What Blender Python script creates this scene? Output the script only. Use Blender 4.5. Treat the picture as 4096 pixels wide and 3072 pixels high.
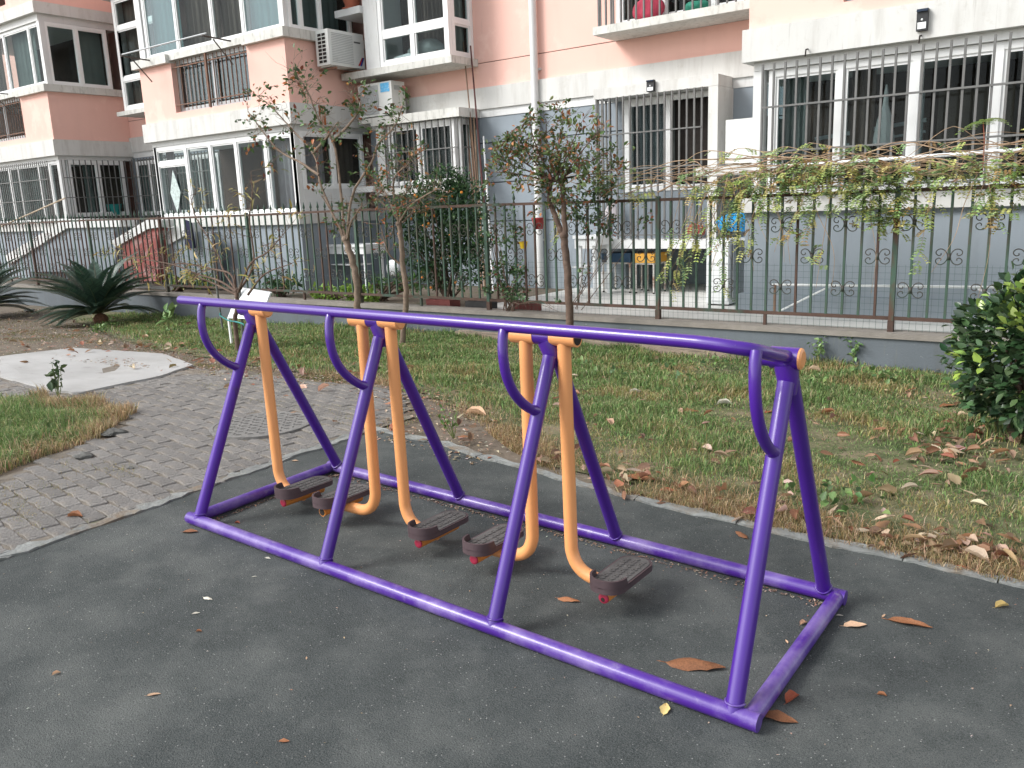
import bpy, math, random
import numpy as np
from mathutils import Vector, Matrix
random.seed(7); RNG = np.random.default_rng(11)
sc = bpy.context.scene
for o in list(bpy.data.objects): bpy.data.objects.remove(o)
COL = sc.collection

# ------------------------------------------------------------------ camera
FPX, CAM = 3350.9, np.array([.87408, -2.72096, 1.60006])
YAW, PITCH, ROLL = .64221, .21169, -.03867
def cam_axes():
    f = np.array([-math.sin(YAW)*math.cos(PITCH), math.cos(YAW)*math.cos(PITCH), -math.sin(PITCH)])
    r = np.array([math.cos(YAW), math.sin(YAW), 0.]); u = np.cross(r, f)
    c, s = math.cos(ROLL), math.sin(ROLL)
    return c*r+s*u, -s*r+c*u, f
RT, UP, FW = cam_axes()
cd = bpy.data.cameras.new('camera'); cam = bpy.data.objects.new('camera', cd); COL.objects.link(cam)
cd.sensor_width = 36; cd.lens = FPX*36/4096; cd.clip_start = .05; cd.clip_end = 500
cam.matrix_world = Matrix(((RT[0], UP[0], -FW[0], CAM[0]), (RT[1], UP[1], -FW[1], CAM[1]), (RT[2], UP[2], -FW[2], CAM[2]), (0, 0, 0, 1)))
sc.camera = cam

# ------------------------------------------------------------------ sky, sun, exposure (bright overcast day)
SUN_EL, SUN_AZ = math.radians(38), math.radians(222)      # light from in front of the facade, a little from the left
w = bpy.data.worlds.new('World'); sc.world = w; w.use_nodes = True
nt = w.node_tree; nt.nodes.clear()
sky = nt.nodes.new('ShaderNodeTexSky'); sky.sky_type = 'NISHITA'; sky.sun_disc = False
sky.sun_elevation = SUN_EL; sky.sun_rotation = SUN_AZ; sky.air_density = 1.0; sky.dust_density = 2; sky.ozone_density = 1
hs = nt.nodes.new('ShaderNodeHueSaturation'); hs.inputs['Saturation'].default_value = .22
bg = nt.nodes.new('ShaderNodeBackground'); bg.inputs['Strength'].default_value = .15
ow = nt.nodes.new('ShaderNodeOutputWorld')
nt.links.new(sky.outputs[0], hs.inputs['Color']); nt.links.new(hs.outputs[0], bg.inputs[0]); nt.links.new(bg.outputs[0], ow.inputs[0])
sl = bpy.data.lights.new('sun', 'SUN'); sun = bpy.data.objects.new('sun', sl); COL.objects.link(sun)
sl.energy = 1.5; sl.angle = math.radians(20); sl.color = (1, .985, .965)
# Nishita: rotation measured from +Y towards +X
sd = Vector((math.sin(SUN_AZ)*math.cos(SUN_EL), math.cos(SUN_AZ)*math.cos(SUN_EL), math.sin(SUN_EL)))
sun.rotation_euler = sd.to_track_quat('Z', 'Y').to_euler()
sc.view_settings.view_transform = 'Standard'; sc.view_settings.look = 'None'
sc.view_settings.exposure = .86; sc.view_settings.gamma = 1
sc.cycles.max_bounces = 6; sc.cycles.transparent_max_bounces = 12
try: sc.cycles.use_denoising = True
except Exception: pass

# ------------------------------------------------------------------ places: photograph point -> world point on a known plane
def ray(px, py): return FW*FPX + RT*(px-2048) - UP*(py-1536)
def onY(px, py, Y): v = ray(px, py); return CAM + v*(Y-CAM[1])/v[1]
def onX(px, py, X): v = ray(px, py); return CAM + v*(X-CAM[0])/v[0]
def onZ(px, py, Z): v = ray(px, py); return CAM + v*(Z-CAM[2])/v[2]
SX, SY = -.02407, .01626
def sstep(a, b, t): t = min(1, max(0, (t-a)/(b-a))); return t*t*(3-2*t)
def g(x, y):
    """height of the ground: the pad slopes gently, the lawn levels out at the wall"""
    xs = x if x > -3.6 else -3.6-1.5*(1-math.exp((x+3.6)/1.5))
    xs = xs if xs < 1.6 else 1.6+.8*(1-math.exp(-(xs-1.6)/.8))
    ys = max(-4, min(2.5, y))
    t = sstep(1.0, 4.5, y)
    return (SX*xs+SY*ys)*(1-t) + t*(-.04-.07*sstep(-6, -13, x))
def onG(px, py, dz=0):
    z = .05
    for _ in range(12):
        p = onZ(px, py, z+dz); z = .5*z+.5*g(p[0], p[1])
    return onZ(px, py, g(p[0], p[1])+dz)

# ------------------------------------------------------------------ materials
def ramp(nt, fac, stops):
    r = nt.nodes.new('ShaderNodeValToRGB'); nt.links.new(fac, r.inputs[0])
    e = r.color_ramp.elements
    while len(e) > 1: e.remove(e[-1])
    for i, (p, c) in enumerate(stops):
        q = e[0] if i == 0 else e.new(p)
        q.position = p; q.color = (*c, 1) if len(c) == 3 else c
    return r.outputs[0]
def noise(nt, vec, scale, detail=6, rough=.6, sc3=None):
    if sc3:
        m = nt.nodes.new('ShaderNodeMapping'); m.inputs['Scale'].default_value = sc3; nt.links.new(vec, m.inputs[0]); vec = m.outputs[0]
    n = nt.nodes.new('ShaderNodeTexNoise'); n.inputs['Scale'].default_value = scale; n.inputs['Detail'].default_value = detail
    n.inputs['Roughness'].default_value = rough; nt.links.new(vec, n.inputs['Vector']); return n.outputs[0]
def mix(nt, fac, a, b, mode='MIX'):
    m = nt.nodes.new('ShaderNodeMix'); m.data_type = 'RGBA'; m.blend_type = mode
    for s, v in ((m.inputs[0], fac), (m.inputs[6], a), (m.inputs[7], b)):
        if isinstance(v, (int, float)): s.default_value = v
        elif isinstance(v, tuple): s.default_value = (*v, 1)
        else: nt.links.new(v, s)
    return m.outputs[2]
MATS = {}
def M(name, col, var=.12, vscale=3, rough=.6, bump=0, bscale=60, spec=.4, layers=(), attr=False, rnd=0, transl=0, metal=0, coat=0, fine=0):
    """layers: (colour, noise scale, low, high, stretch or None) laid over the base; attr: colour from the mesh; rnd: brightness spread between objects"""
    if name in MATS: return MATS[name]
    m = bpy.data.materials.new(name); m.use_nodes = True; nt = m.node_tree; nt.nodes.clear()
    out = nt.nodes.new('ShaderNodeOutputMaterial'); b = nt.nodes.new('ShaderNodeBsdfPrincipled')
    tc = nt.nodes.new('ShaderNodeTexCoord'); vec = tc.outputs['Object']
    if attr:
        a = nt.nodes.new('ShaderNodeAttribute'); a.attribute_name = 'col'; c = a.outputs['Color']
    else:
        lo = tuple(max(0, v*(1-var)) for v in col); hi = tuple(min(1, v*(1+var)) for v in col)
        c = ramp(nt, noise(nt, vec, vscale), [(.3, lo), (.7, hi)])
    for lc, ls, l0, l1, st in layers:
        f = ramp(nt, noise(nt, vec, ls, 8, .65, st), [(l0, (0, 0, 0)), (l1, (1, 1, 1))])
        c = mix(nt, f, c, lc)
    if fine:
        f = ramp(nt, noise(nt, vec, bscale*1.3, 2), [(.3, (1-fine,)*3), (.7, (1+fine*.6,)*3)])
        c = mix(nt, 1.0, c, f, 'MULTIPLY')
    if rnd:
        oi = nt.nodes.new('ShaderNodeObjectInfo')
        f = ramp(nt, oi.outputs['Random'], [(0, (1-rnd,)*3), (1, (1+rnd,)*3)])
        c = mix(nt, 1.0, c, f, 'MULTIPLY')
    nt.links.new(c, b.inputs['Base Color'])
    b.inputs['Roughness'].default_value = rough; b.inputs['Specular IOR Level'].default_value = spec; b.inputs['Metallic'].default_value = metal
    b.inputs['Coat Weight'].default_value = coat; b.inputs['Coat Roughness'].default_value = .1
    if bump:
        bp = nt.nodes.new('ShaderNodeBump'); bp.inputs['Strength'].default_value = bump; bp.inputs['Distance'].default_value = .01
        nt.links.new(noise(nt, vec, bscale, 4), bp.inputs['Height']); nt.links.new(bp.outputs[0], b.inputs['Normal'])
    sh = b.outputs[0]
    if transl:
        t = nt.nodes.new('ShaderNodeBsdfTranslucent'); nt.links.new(c, t.inputs[0])
        mx = nt.nodes.new('ShaderNodeMixShader'); mx.inputs[0].default_value = transl
        nt.links.new(sh, mx.inputs[1]); nt.links.new(t.outputs[0], mx.inputs[2]); sh = mx.outputs[0]
    nt.links.new(sh, out.inputs[0]); MATS[name] = m; return m
def glass(name, tint=(.75, .8, .8), gloss=.12, rough=.04, edge=.1):
    m = bpy.data.materials.new(name); m.use_nodes = True; nt = m.node_tree; nt.nodes.clear()
    out = nt.nodes.new('ShaderNodeOutputMaterial'); t = nt.nodes.new('ShaderNodeBsdfTransparent'); t.inputs[0].default_value = (*tint, 1)
    gl = nt.nodes.new('ShaderNodeBsdfGlossy'); gl.inputs['Roughness'].default_value = rough; gl.inputs[0].default_value = (.9, .95, 1, 1)
    lw = nt.nodes.new('ShaderNodeLayerWeight'); pw = nt.nodes.new('ShaderNodeMath'); pw.operation = 'POWER'; pw.inputs[1].default_value = 3.5; nt.links.new(lw.outputs['Facing'], pw.inputs[0])
    ma = nt.nodes.new('ShaderNodeMath'); ma.operation = 'MULTIPLY_ADD'; ma.inputs[1].default_value = edge; ma.inputs[2].default_value = gloss*.05
    nt.links.new(pw.outputs[0], ma.inputs[0]); ma.use_clamp = True
    mx = nt.nodes.new('ShaderNodeMixShader'); nt.links.new(ma.outputs[0], mx.inputs[0]); nt.links.new(t.outputs[0], mx.inputs[1]); nt.links.new(gl.outputs[0], mx.inputs[2])
    nt.links.new(mx.outputs[0], out.inputs[0]); MATS[name] = m; return m

# ------------------------------------------------------------------ mesh helpers
class MB:
    def __init__(s): s.v = []; s.f = []
    def add(s, vs, fs):
        n = len(s.v); s.v += [tuple(map(float, p)) for p in vs]; s.f += [tuple(i+n for i in f) for f in fs]; return s
    def box(s, x0, x1, y0, y1, z0, z1):
        return s.add([(x, y, z) for z in (z0, z1) for y in (y0, y1) for x in (x0, x1)],
                     [(0, 2, 3, 1), (4, 5, 7, 6), (0, 1, 5, 4), (2, 6, 7, 3), (0, 4, 6, 2), (1, 3, 7, 5)])
    def tube(s, pts, r, n=10, cap=True):
        pts = [np.asarray(p, float) for p in pts]; k = len(pts)
        rr = [r]*k if isinstance(r, (int, float)) else list(r)
        t = [(pts[min(i+1, k-1)]-pts[max(i-1, 0)]) for i in range(k)]; t = [a/(np.linalg.norm(a)+1e-12) for a in t]
        u = np.cross(t[0], (0, 0, 1.));
        if np.linalg.norm(u) < .1: u = np.cross(t[0], (1., 0, 0))
        u /= np.linalg.norm(u); vs = []; fs = []
        for i in range(k):
            u = u-t[i]*(u@t[i]); u /= np.linalg.norm(u)+1e-12; v = np.cross(t[i], u)
            for j in range(n):
                a = 2*math.pi*j/n; vs.append(pts[i]+rr[i]*(math.cos(a)*u+math.sin(a)*v))
        for i in range(k-1):
            for j in range(n):
                a = i*n+j; b = i*n+(j+1) % n; fs.append((a, b, b+n, a+n))
        if cap: fs += [tuple(range(n-1, -1, -1)), tuple(range((k-1)*n, k*n))]
        return s.add(vs, fs)
    def bar(s, a, b, wx, wy):
        """square bar from a to b; wx, wy half sizes"""
        a = np.asarray(a, float); b = np.asarray(b, float); t = (b-a)/np.linalg.norm(b-a)
        u = np.cross(t, (0, 1., 0)) if abs(t[1]) < .9 else np.cross(t, (1., 0, 0)); u /= np.linalg.norm(u); v = np.cross(t, u)
        vs = [p+i*wx*u+j*wy*v for p in (a, b) for i, j in ((-1, -1), (1, -1), (1, 1), (-1, 1))]
        return s.add(vs, [(3, 2, 1, 0), (4, 5, 6, 7)]+[(i, (i+1) % 4, (i+1) % 4+4, i+4) for i in range(4)])
    def prism(s, poly, z0, z1):
        n = len(poly); zz = lambda z, p: z(p[0], p[1]) if callable(z) else z
        vs = [(p[0], p[1], zz(z0, p)) for p in poly]+[(p[0], p[1], zz(z1, p)) for p in poly]
        return s.add(vs, [tuple(range(n-1, -1, -1)), tuple(range(n, 2*n))]+[(i, (i+1) % n, (i+1) % n+n, i+n) for i in range(n)])
    def ball(s, c, r, n=8, m=5, sq=(1, 1, 1)):
        vs = [(c[0], c[1], c[2]-r*sq[2])]; fs = []
        for i in range(1, m):
            a = -math.pi/2+math.pi*i/m
            for j in range(n):
                b = 2*math.pi*j/n; vs.append((c[0]+r*sq[0]*math.cos(a)*math.cos(b), c[1]+r*sq[1]*math.cos(a)*math.sin(b), c[2]+r*sq[2]*math.sin(a)))
        vs.append((c[0], c[1], c[2]+r*sq[2]))
        for j in range(n): fs.append((0, 1+(j+1) % n, 1+j)); fs.append((len(vs)-1, len(vs)-1-n+j, len(vs)-1-n+(j+1) % n))
        for i in range(m-2):
            for j in range(n):
                a = 1+i*n+j; b = 1+i*n+(j+1) % n; fs.append((a, b, b+n, a+n))
        return s.add(vs, fs)
    def lathe(s, prof, c, n=16):
        vs = []; fs = []
        for r, z in prof:
            for j in range(n): a = 2*math.pi*j/n; vs.append((c[0]+r*math.cos(a), c[1]+r*math.sin(a), c[2]+z))
        for i in range(len(prof)-1):
            for j in range(n): a = i*n+j; b = i*n+(j+1) % n; fs.append((a, b, b+n, a+n))
        return s.add(vs, fs)
    def mesh(s, name, mat, smooth=False):
        me = bpy.data.meshes.new(name); me.from_pydata(s.v, [], s.f)
        if mat: me.materials.append(mat)
        if smooth: me.shade_smooth()
        return me
    def build(s, name, mat, parent=None, smooth=False):
        return link(name, s.mesh(name, mat, smooth), parent)
def link(name, me, parent=None):
    o = bpy.data.objects.new(name, me); COL.objects.link(o)
    if parent is not None:
        o.parent = parent
        if parent.parent is None and parent.type == 'EMPTY': o.location = -parent.location
    return o
def smooth_by_angle(o, deg=40):
    me = o.data; me.shade_smooth()
    try: me.set_sharp_from_angle(angle=math.radians(deg))
    except Exception: pass
    return o
def tag(o, label=None, cat=None, group=None, kind=None):
    for k, v in (('label', label), ('category', cat), ('group', group), ('kind', kind)):
        if v: o[k] = v
    return o
def thing(name, loc, label, cat, group=None):
    o = bpy.data.objects.new(name, None); COL.objects.link(o); o.location = Vector([float(v) for v in loc]); o.empty_display_size = .1
    return tag(o, label, cat, group)
def fillet(pts, r, n=7):
    pts = [np.asarray(p, float) for p in pts]; out = [pts[0]]
    for i in range(1, len(pts)-1):
        a, b, c = pts[i-1], pts[i], pts[i+1]; d1 = (a-b)/np.linalg.norm(a-b); d2 = (c-b)/np.linalg.norm(c-b)
        ang = math.acos(max(-1, min(1, d1@d2))); q = r/math.tan(ang/2); q = min(q, .48*np.linalg.norm(a-b) if i > 1 else q)
        p1, p2 = b+d1*q, b+d2*q
        for k in range(n+1):
            t = k/n; out.append((1-t)**2*p1+2*t*(1-t)*(b*.82+.09*(p1+p2))+t*t*p2)
    return out+[pts[-1]]
def spline(pts, n=6):
    p = [np.asarray(q, float) for q in pts]; p = [2*p[0]-p[1]]+p+[2*p[-1]-p[-2]]; out = []
    for i in range(1, len(p)-2):
        for k in range(n):
            t = k/n; out.append(.5*((2*p[i])+(p[i+1]-p[i-1])*t+(2*p[i-1]-5*p[i]+4*p[i+1]-p[i+2])*t*t+(-p[i-1]+3*p[i]-3*p[i+1]+p[i+2])*t**3))
    return out+[p[-2]]
def fastmesh(name, V, F, mat, colors=None, parent=None, smooth=False):
    """triangles from arrays; colors one per vertex"""
    me = bpy.data.meshes.new(name); nv, nf = len(V), len(F)
    me.vertices.add(nv); me.vertices.foreach_set('co', np.ascontiguousarray(V, np.float32).ravel())
    me.loops.add(nf*3); me.loops.foreach_set('vertex_index', np.ascontiguousarray(F, np.int32).ravel())
    me.polygons.add(nf); me.polygons.foreach_set('loop_start', np.arange(0, nf*3, 3, dtype=np.int32)); 
    me.update(calc_edges=True)
    if colors is not None:
        a = me.color_attributes.new('col', 'FLOAT_COLOR', 'POINT'); a.data.foreach_set('color', np.c_[colors, np.ones(nv)].astype(np.float32).ravel())
    me.materials.append(mat)
    if smooth: me.shade_smooth()
    return link(name, me, parent)
def unit(a): return a/(np.linalg.norm(a, axis=-1, keepdims=True)+1e-9)
def leaf_arrays(P, D, N, L, Wd, col, fold=.25, droop=.15):
    """one folded, drooping leaf per row: 7 points, 6 triangles"""
    P = np.asarray(P, float); n = len(P); D = unit(np.asarray(D, float)); S = unit(np.cross(D, N)); Nn = np.cross(S, D)
    L = np.broadcast_to(L, n)[:, None]; Wd = np.broadcast_to(Wd, n)[:, None]
    pt = lambda a, s, h: P+D*L*a+S*Wd*s*.5+Nn*(L*-droop*a*a+Wd*h*fold)
    V = np.stack([pt(0, 0, 0), pt(.35, -1, 1), pt(.7, -.75, .7), pt(1, 0, 0), pt(.7, .75, .7), pt(.35, 1, 1), pt(.5, 0, -.2)], 1).reshape(-1, 3)
    F = np.array([(0, 6, 1), (1, 6, 2), (2, 6, 3), (3, 6, 4), (4, 6, 5), (5, 6, 0)])
    F = (np.arange(n)[:, None, None]*7+F[None]).reshape(-1, 3)
    return V, F, np.repeat(np.asarray(col, float), 7, 0)
def palette(n, cols, weights=None, jit=.18):
    cols = np.array(cols, float); k = RNG.choice(len(cols), n, p=None if weights is None else np.array(weights)/sum(weights))
    return np.clip(cols[k]*(1+RNG.normal(0, jit, (n, 1)))*(1+RNG.normal(0, jit*.35, (n, 3))), .004, .95)
def randdir(n, up=0.):
    d = RNG.normal(size=(n, 3)); d[:, 2] += up; return unit(d)
def leafy(name, P, size, mat, cols, weights=None, parent=None, up=.1, aspect=.5, droop=.2, out=None, fold=.25, label=None):
    P = np.asarray(P, float); n = len(P); D = randdir(n, up) if out is None else unit(np.asarray(out)+.7*randdir(n, up))
    L = size*RNG.uniform(.6, 1.25, n); V, F, C = leaf_arrays(P, D, unit(np.array([0, 0, 1.])+.6*RNG.normal(size=(n, 3))), L, L*aspect, palette(n, cols, weights), fold, droop)
    return fastmesh(name, V, F, mat, C, parent)
# ------------------------------------------------------------------ material set
white = M('white_render', (.61, .61, .585), .06, 1.2, .75, .15, 90, layers=[((.47, .46, .43), 1.6, .48, .78, (4, 4, .6)), ((.34, .33, .3), 3.1, .6, .85, (6, 6, .45)), ((.45, .43, .38), 8, .58, .85, None)])
whiteclean = M('white_paint', (.67, .68, .67), .05, 2, .55, .08, 80, layers=[((.5, .5, .47), 4, .56, .85, (3, 3, .6)), ((.36, .35, .31), 7, .66, .85, None)])
slabm = M('slab_concrete', (.6, .6, .56), .08, 2, .8, .2, 70, layers=[((.26, .26, .23), 3.5, .5, .8, (4, 4, 1.2)), ((.72, .72, .7), 2, .55, .8, None)])
pink = M('pink_render', (.80, .50, .425), .035, .7, .8, .12, 120, layers=[((.73, .45, .38), .9, .5, .9, (3, 3, .4)), ((.5, .33, .28), 2.4, .66, .9, (4, 4, .5)), ((.83, .55, .47), .55, .52, .56, None)])
bluegrey = M('blue_grey_render', (.26, .30, .335), .06, 1.1, .8, .12, 90, layers=[((.2, .225, .24), 1.6, .56, .85, (3, 3, .5)), ((.42, .46, .49), 2.5, .62, .9, None)])
plinthdirt = M('wall_render_weathered', (.115, .133, .148), .12, 1.5, .85, .35, 60, layers=[((.10, .11, .11), 1.8, .5, .72, (2.2, 2.2, .6)), ((.55, .56, .54), 14, .66, .76, (1, 1, 1.6)), ((.16, .17, .15), 5, .58, .8, (4, 4, .4))])
coping = M('wall_coping', (.23, .21, .185), .18, 5, .9, .4, 70, layers=[((.2, .18, .15), 7, .5, .75, None)])
upvc = M('window_frame_white', (.82, .83, .82), .03, 3, .4, layers=[((.6, .6, .56), 7, .66, .9, None)])
greyalu = M('grey_aluminium', (.5, .52, .53), .06, 4, .35, metal=.3)
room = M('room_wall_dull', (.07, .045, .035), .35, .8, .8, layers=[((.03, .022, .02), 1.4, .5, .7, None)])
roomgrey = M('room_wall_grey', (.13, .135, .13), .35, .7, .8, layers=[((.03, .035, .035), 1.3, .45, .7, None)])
pane = glass('window_glass'); panet = glass('window_glass_tinted', (.62, .72, .72), 1.1, edge=.3)
curtain = M('curtain_lilac', (.48, .40, .43), .1, 2, .9, transl=.3, layers=[((.62, .56, .58), 2.5, .5, .7, None)])
curtaing = M('curtain_grey', (.27, .30, .285), .12, 2, .9, transl=.3)
curtaint = M('curtain_teal', (.33, .42, .43), .1, 2, .9, transl=.25)
curtainb = M('curtain_brown', (.17, .125, .105), .15, 2, .9, transl=.15)
barm = M('grille_grey', (.135, .135, .13), .15, 6, .55, layers=[((.12, .08, .06), 9, .62, .8, None)])
rustbar = M('grille_rust', (.19, .10, .065), .25, 8, .75, layers=[((.10, .10, .09), 6, .5, .7, None)])
fgreen = M('fence_green', (.045, .088, .062), .15, 5, .5, .1, 50, layers=[((.085, .045, .03), 2.2, .50, .62, (3, 3, .8)), ((.12, .065, .04), 14, .62, .75, None)])
frust = M('fence_rust', (.078, .046, .034), .3, 6, .8, .3, 60, layers=[((.045, .075, .055), 2.4, .52, .64, None)])
purple = M('purple_paint', (.056, .0095, .245), .08, 3, .34, .03, 220, .45, coat=.55, layers=[((.11, .045, .34), 5, .66, .9, None), ((.03, .012, .07), 16, .70, .78, None), ((.22, .16, .36), 40, .72, .76, None)], fine=.05)
purpled = M('purple_paint_scuffed', (.064, .015, .25), .1, 3, .42, .04, 200, .45, coat=.3, layers=[((.21, .15, .39), 5, .44, .70, (1, 1, 1)), ((.22, .18, .32), 20, .6, .8, None), ((.06, .04, .12), 30, .68, .8, None)], fine=.06)
purpleburn = M('purple_paint_rubbed', (.066, .013, .275), .08, 3, .36, .05, 200, layers=[((.045, .03, .03), 3.2, .55, .66, (3, 3, 1))])
orange = M('orange_paint', (.83, .365, .135), .06, 2.5, .4, .03, 200, .5, coat=.35, layers=[((.62, .25, .09), 5, .66, .95, None), ((.12, .05, .03), 26, .79, .82, None)])
orangedk = M('orange_paint_worn', (.70, .26, .05), .1, 5, .5, layers=[((.3, .13, .04), 12, .6, .8, None)])
redcap = M('red_cap', (.30, .02, .05), .15, 8, .5)
pedalm = M('pedal_brown', (.075, .05, .055), .14, 7, .6, .12, 150)
treadm = M('pedal_tread_grey', (.10, .095, .092), .2, 9, .8, .25, 160, layers=[((.17, .165, .155), 12, .55, .8, None)])
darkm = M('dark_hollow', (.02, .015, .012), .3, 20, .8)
plastic_w = M('white_plastic', (.75, .77, .77), .04, 3, .4)
concrete = M('pale_concrete', (.40, .40, .39), .12, 1.2, .9, .35, 60, layers=[((.29, .285, .27), 1.1, .48, .78, (1, 2, 1)), ((.17, .155, .13), 7, .62, .78, None), ((.38, .38, .37), 3, .55, .8, None), ((.12, .11, .095), .9, .66, .8, None)])
kerbm = M('kerb_concrete', (.23, .24, .23), .25, 9, .95, 1.0, 38, layers=[((.2, .21, .19), 14, .5, .7, None), ((.40, .40, .38), 20, .62, .8, None), ((.2, .155, .11), 3.5, .5, .68, None)])
brickm = M('paver_grey', (.195, .186, .174), .25, 14, .95, .9, 70, layers=[((.10, .095, .09), 22, .5, .72, None), ((.25, .235, .215), 5, .55, .8, None), ((.2, .165, .125), 2.5, .52, .72, None)], rnd=.13)
wood = M('bamboo_dry', (.24, .15, .10), .25, 6, .7, layers=[((.12, .08, .06), 10, .55, .75, (1, 1, .2))])
planks = M('plank_old', (.27, .215, .165), .2, 5, .9, .5, 60, layers=[((.12, .1, .08), 9, .52, .72, (.3, 2, 2))])
bark = M('bark_grey_brown', (.21, .155, .115), .3, 14, .9, .6, 60, layers=[((.33, .28, .22), 9, .55, .75, None), ((.09, .065, .05), 18, .55, .75, None)])
barkd = M('bark_dark', (.12, .08, .06), .3, 16, .9, .5, 70, layers=[((.22, .16, .12), 11, .56, .75, None)])
vinestem = M('vine_stem', (.40, .28, .18), .3, 7, .8, layers=[((.17, .1, .07), 4, .5, .7, None)])
leafm = M('leaf_green', (1, 1, 1), attr=True, rough=.45, transl=.22, spec=.35)
leafgl = M('leaf_glossy', (1, 1, 1), attr=True, rough=.3, transl=.12, spec=.5)
grassm = M('grass_blade', (1, 1, 1), attr=True, rough=.6, transl=.3, spec=.25)
dryleaf = M('dry_leaf', (.32, .135, .06), .3, 30, .65, .3, 90, transl=.12, rnd=.3, layers=[((.17, .07, .035), 40, .52, .75, None)])
redleaf = M('red_leaf', (.42, .11, .055), .25, 30, .6, .2, 90, transl=.12, rnd=.25)
paleleaf = M('pale_leaf', (.60, .40, .26), .2, 30, .7, .2, 90, transl=.15, rnd=.2)
yellowleaf = M('yellow_leaf', (.72, .55, .22), .15, 30, .65, .2, 90, transl=.15, rnd=.15)
whiteleaf = M('bleached_leaf', (.60, .57, .48), .2, 30, .75, .2, 90, transl=.1, rnd=.15)
acm = M('ac_casing', (.70, .715, .69), .04, 2, .5, layers=[((.5, .48, .42), 6, .62, .85, None)])
acgrille = M('ac_grille', (.42, .44, .44), .1, 5, .6)

# rubber pad with mineral specks
def rubber():
    m = bpy.data.materials.new('rubber_ground'); m.use_nodes = True; nt = m.node_tree; nt.nodes.clear()
    out = nt.nodes.new('ShaderNodeOutputMaterial'); b = nt.nodes.new('ShaderNodeBsdfPrincipled'); vec = nt.nodes.new('ShaderNodeTexCoord').outputs['Object']
    c = ramp(nt, noise(nt, vec, 1.6, 7, .62), [(.3, (.028, .035, .035)), (.48, (.054, .062, .061)), (.68, (.13, .138, .131))])
    c = mix(nt, ramp(nt, noise(nt, vec, 5.5, 5, .6), [(.48, (0,)*3), (.78, (.6,)*3)]), c, (.14, .148, .14))
    c = mix(nt, ramp(nt, noise(nt, vec, 210, 2, .5), [(.35, (0,)*3), (.7, (.6,)*3)]), c, (.135, .145, .14))
    c = mix(nt, ramp(nt, noise(nt, vec, 330, 2, .5), [(.48, (0,)*3), (.7, (.85,)*3)]), c, (.014, .018, .019))
    vo = nt.nodes.new('ShaderNodeTexVoronoi'); vo.inputs['Scale'].default_value = 75; nt.links.new(vec, vo.inputs['Vector'])
    d = ramp(nt, vo.outputs['Distance'], [(.12, (1,)*3), (.22, (0,)*3)])
    n2 = ramp(nt, vo.outputs['Color'], [(.66, (0,)*3), (.8, (.85,)*3)])
    c = mix(nt, mix(nt, 1.0, d, n2, 'MULTIPLY'), c, (.36, .36, .345))
    nt.links.new(c, b.inputs['Base Color']); b.inputs['Roughness'].default_value = .88; b.inputs['Specular IOR Level'].default_value = .25
    bp = nt.nodes.new('ShaderNodeBump'); bp.inputs['Strength'].default_value = .75; bp.inputs['Distance'].default_value = .006
    nt.links.new(noise(nt, vec, 170, 3, .6), bp.inputs['Height']); nt.links.new(bp.outputs[0], b.inputs['Normal'])
    nt.links.new(b.outputs[0], out.inputs[0]); return m
rub = rubber()
soil = M('soil', (.155, .125, .095), .25, 3, .95, .7, 40, layers=[((.10, .085, .06), 6, .45, .7, None), ((.30, .26, .20), 14, .55, .75, None), ((.07, .08, .035), 2.2, .55, .7, None)])
jointm = M('joint_sand', (.165, .145, .118), .3, 12, .95, .5, 60, layers=[((.10, .12, .05), 3.5, .58, .72, None)])
tilem = M('patio_tile', (.66, .66, .63), .05, 3, .6, layers=[((.45, .44, .4), 4, .58, .8, None)])

# ------------------------------------------------------------------ ground
def grid_sheet(name, x0, x1, y0, y1, step, mat, dz=0, inside=None, parent=None):
    xs = np.linspace(x0, x1, max(2, int((x1-x0)/step)+1)); ys = np.linspace(y0, y1, max(2, int((y1-y0)/step)+1))
    vs = [(x, y, g(x, y)+dz) for y in ys for x in xs]; nx = len(xs); fs = []
    for j in range(len(ys)-1):
        for i in range(nx-1):
            if inside is None or inside((xs[i]+xs[i+1])/2, (ys[j]+ys[j+1])/2): fs.append((j*nx+i, j*nx+i+1, (j+1)*nx+i+1, (j+1)*nx+i))
    me = bpy.data.meshes.new(name); me.from_pydata(vs, [], fs); me.materials.append(mat); me.shade_smooth(); me.validate()
    o = link(name, me, parent); return o
def axis(a, lo, hi, b, st):
    return sorted(set([a, a*.6+lo*.4]+list(np.arange(lo, hi+.001, st))+[hi*.4+b*.6, b]))
xs = axis(-90, -24, 6, 70, .5); ys = axis(-60, -6, 5.68, 5.68, .4); ys = [y for y in ys if y <= 5.68]
vs = [(x, y, g(x, y)-.012) for y in ys for x in xs]; nx = len(xs)
vs += [(x, 90, -.1) for x in xs]; ys = ys+[90]
fs = [(j*nx+i, j*nx+i+1, (j+1)*nx+i+1, (j+1)*nx+i) for j in range(len(ys)-1) for i in range(nx-1)]
me = bpy.data.meshes.new('ground'); me.from_pydata(vs, [], fs); me.materials.append(soil); me.shade_smooth(); tag(link('ground', me), kind='structure')

def wob(x, y, a=.02, s=9): return a*(math.sin(x*s+1.3*math.sin(y*s*.7))+math.sin(y*s*1.31+x*3.1))*.5
PADX, 	PADY = -3.27, lambda x: 1.0 if x > -1.2 else 1.0+.2*min(1, (-1.2-x)/1.5)
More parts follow.
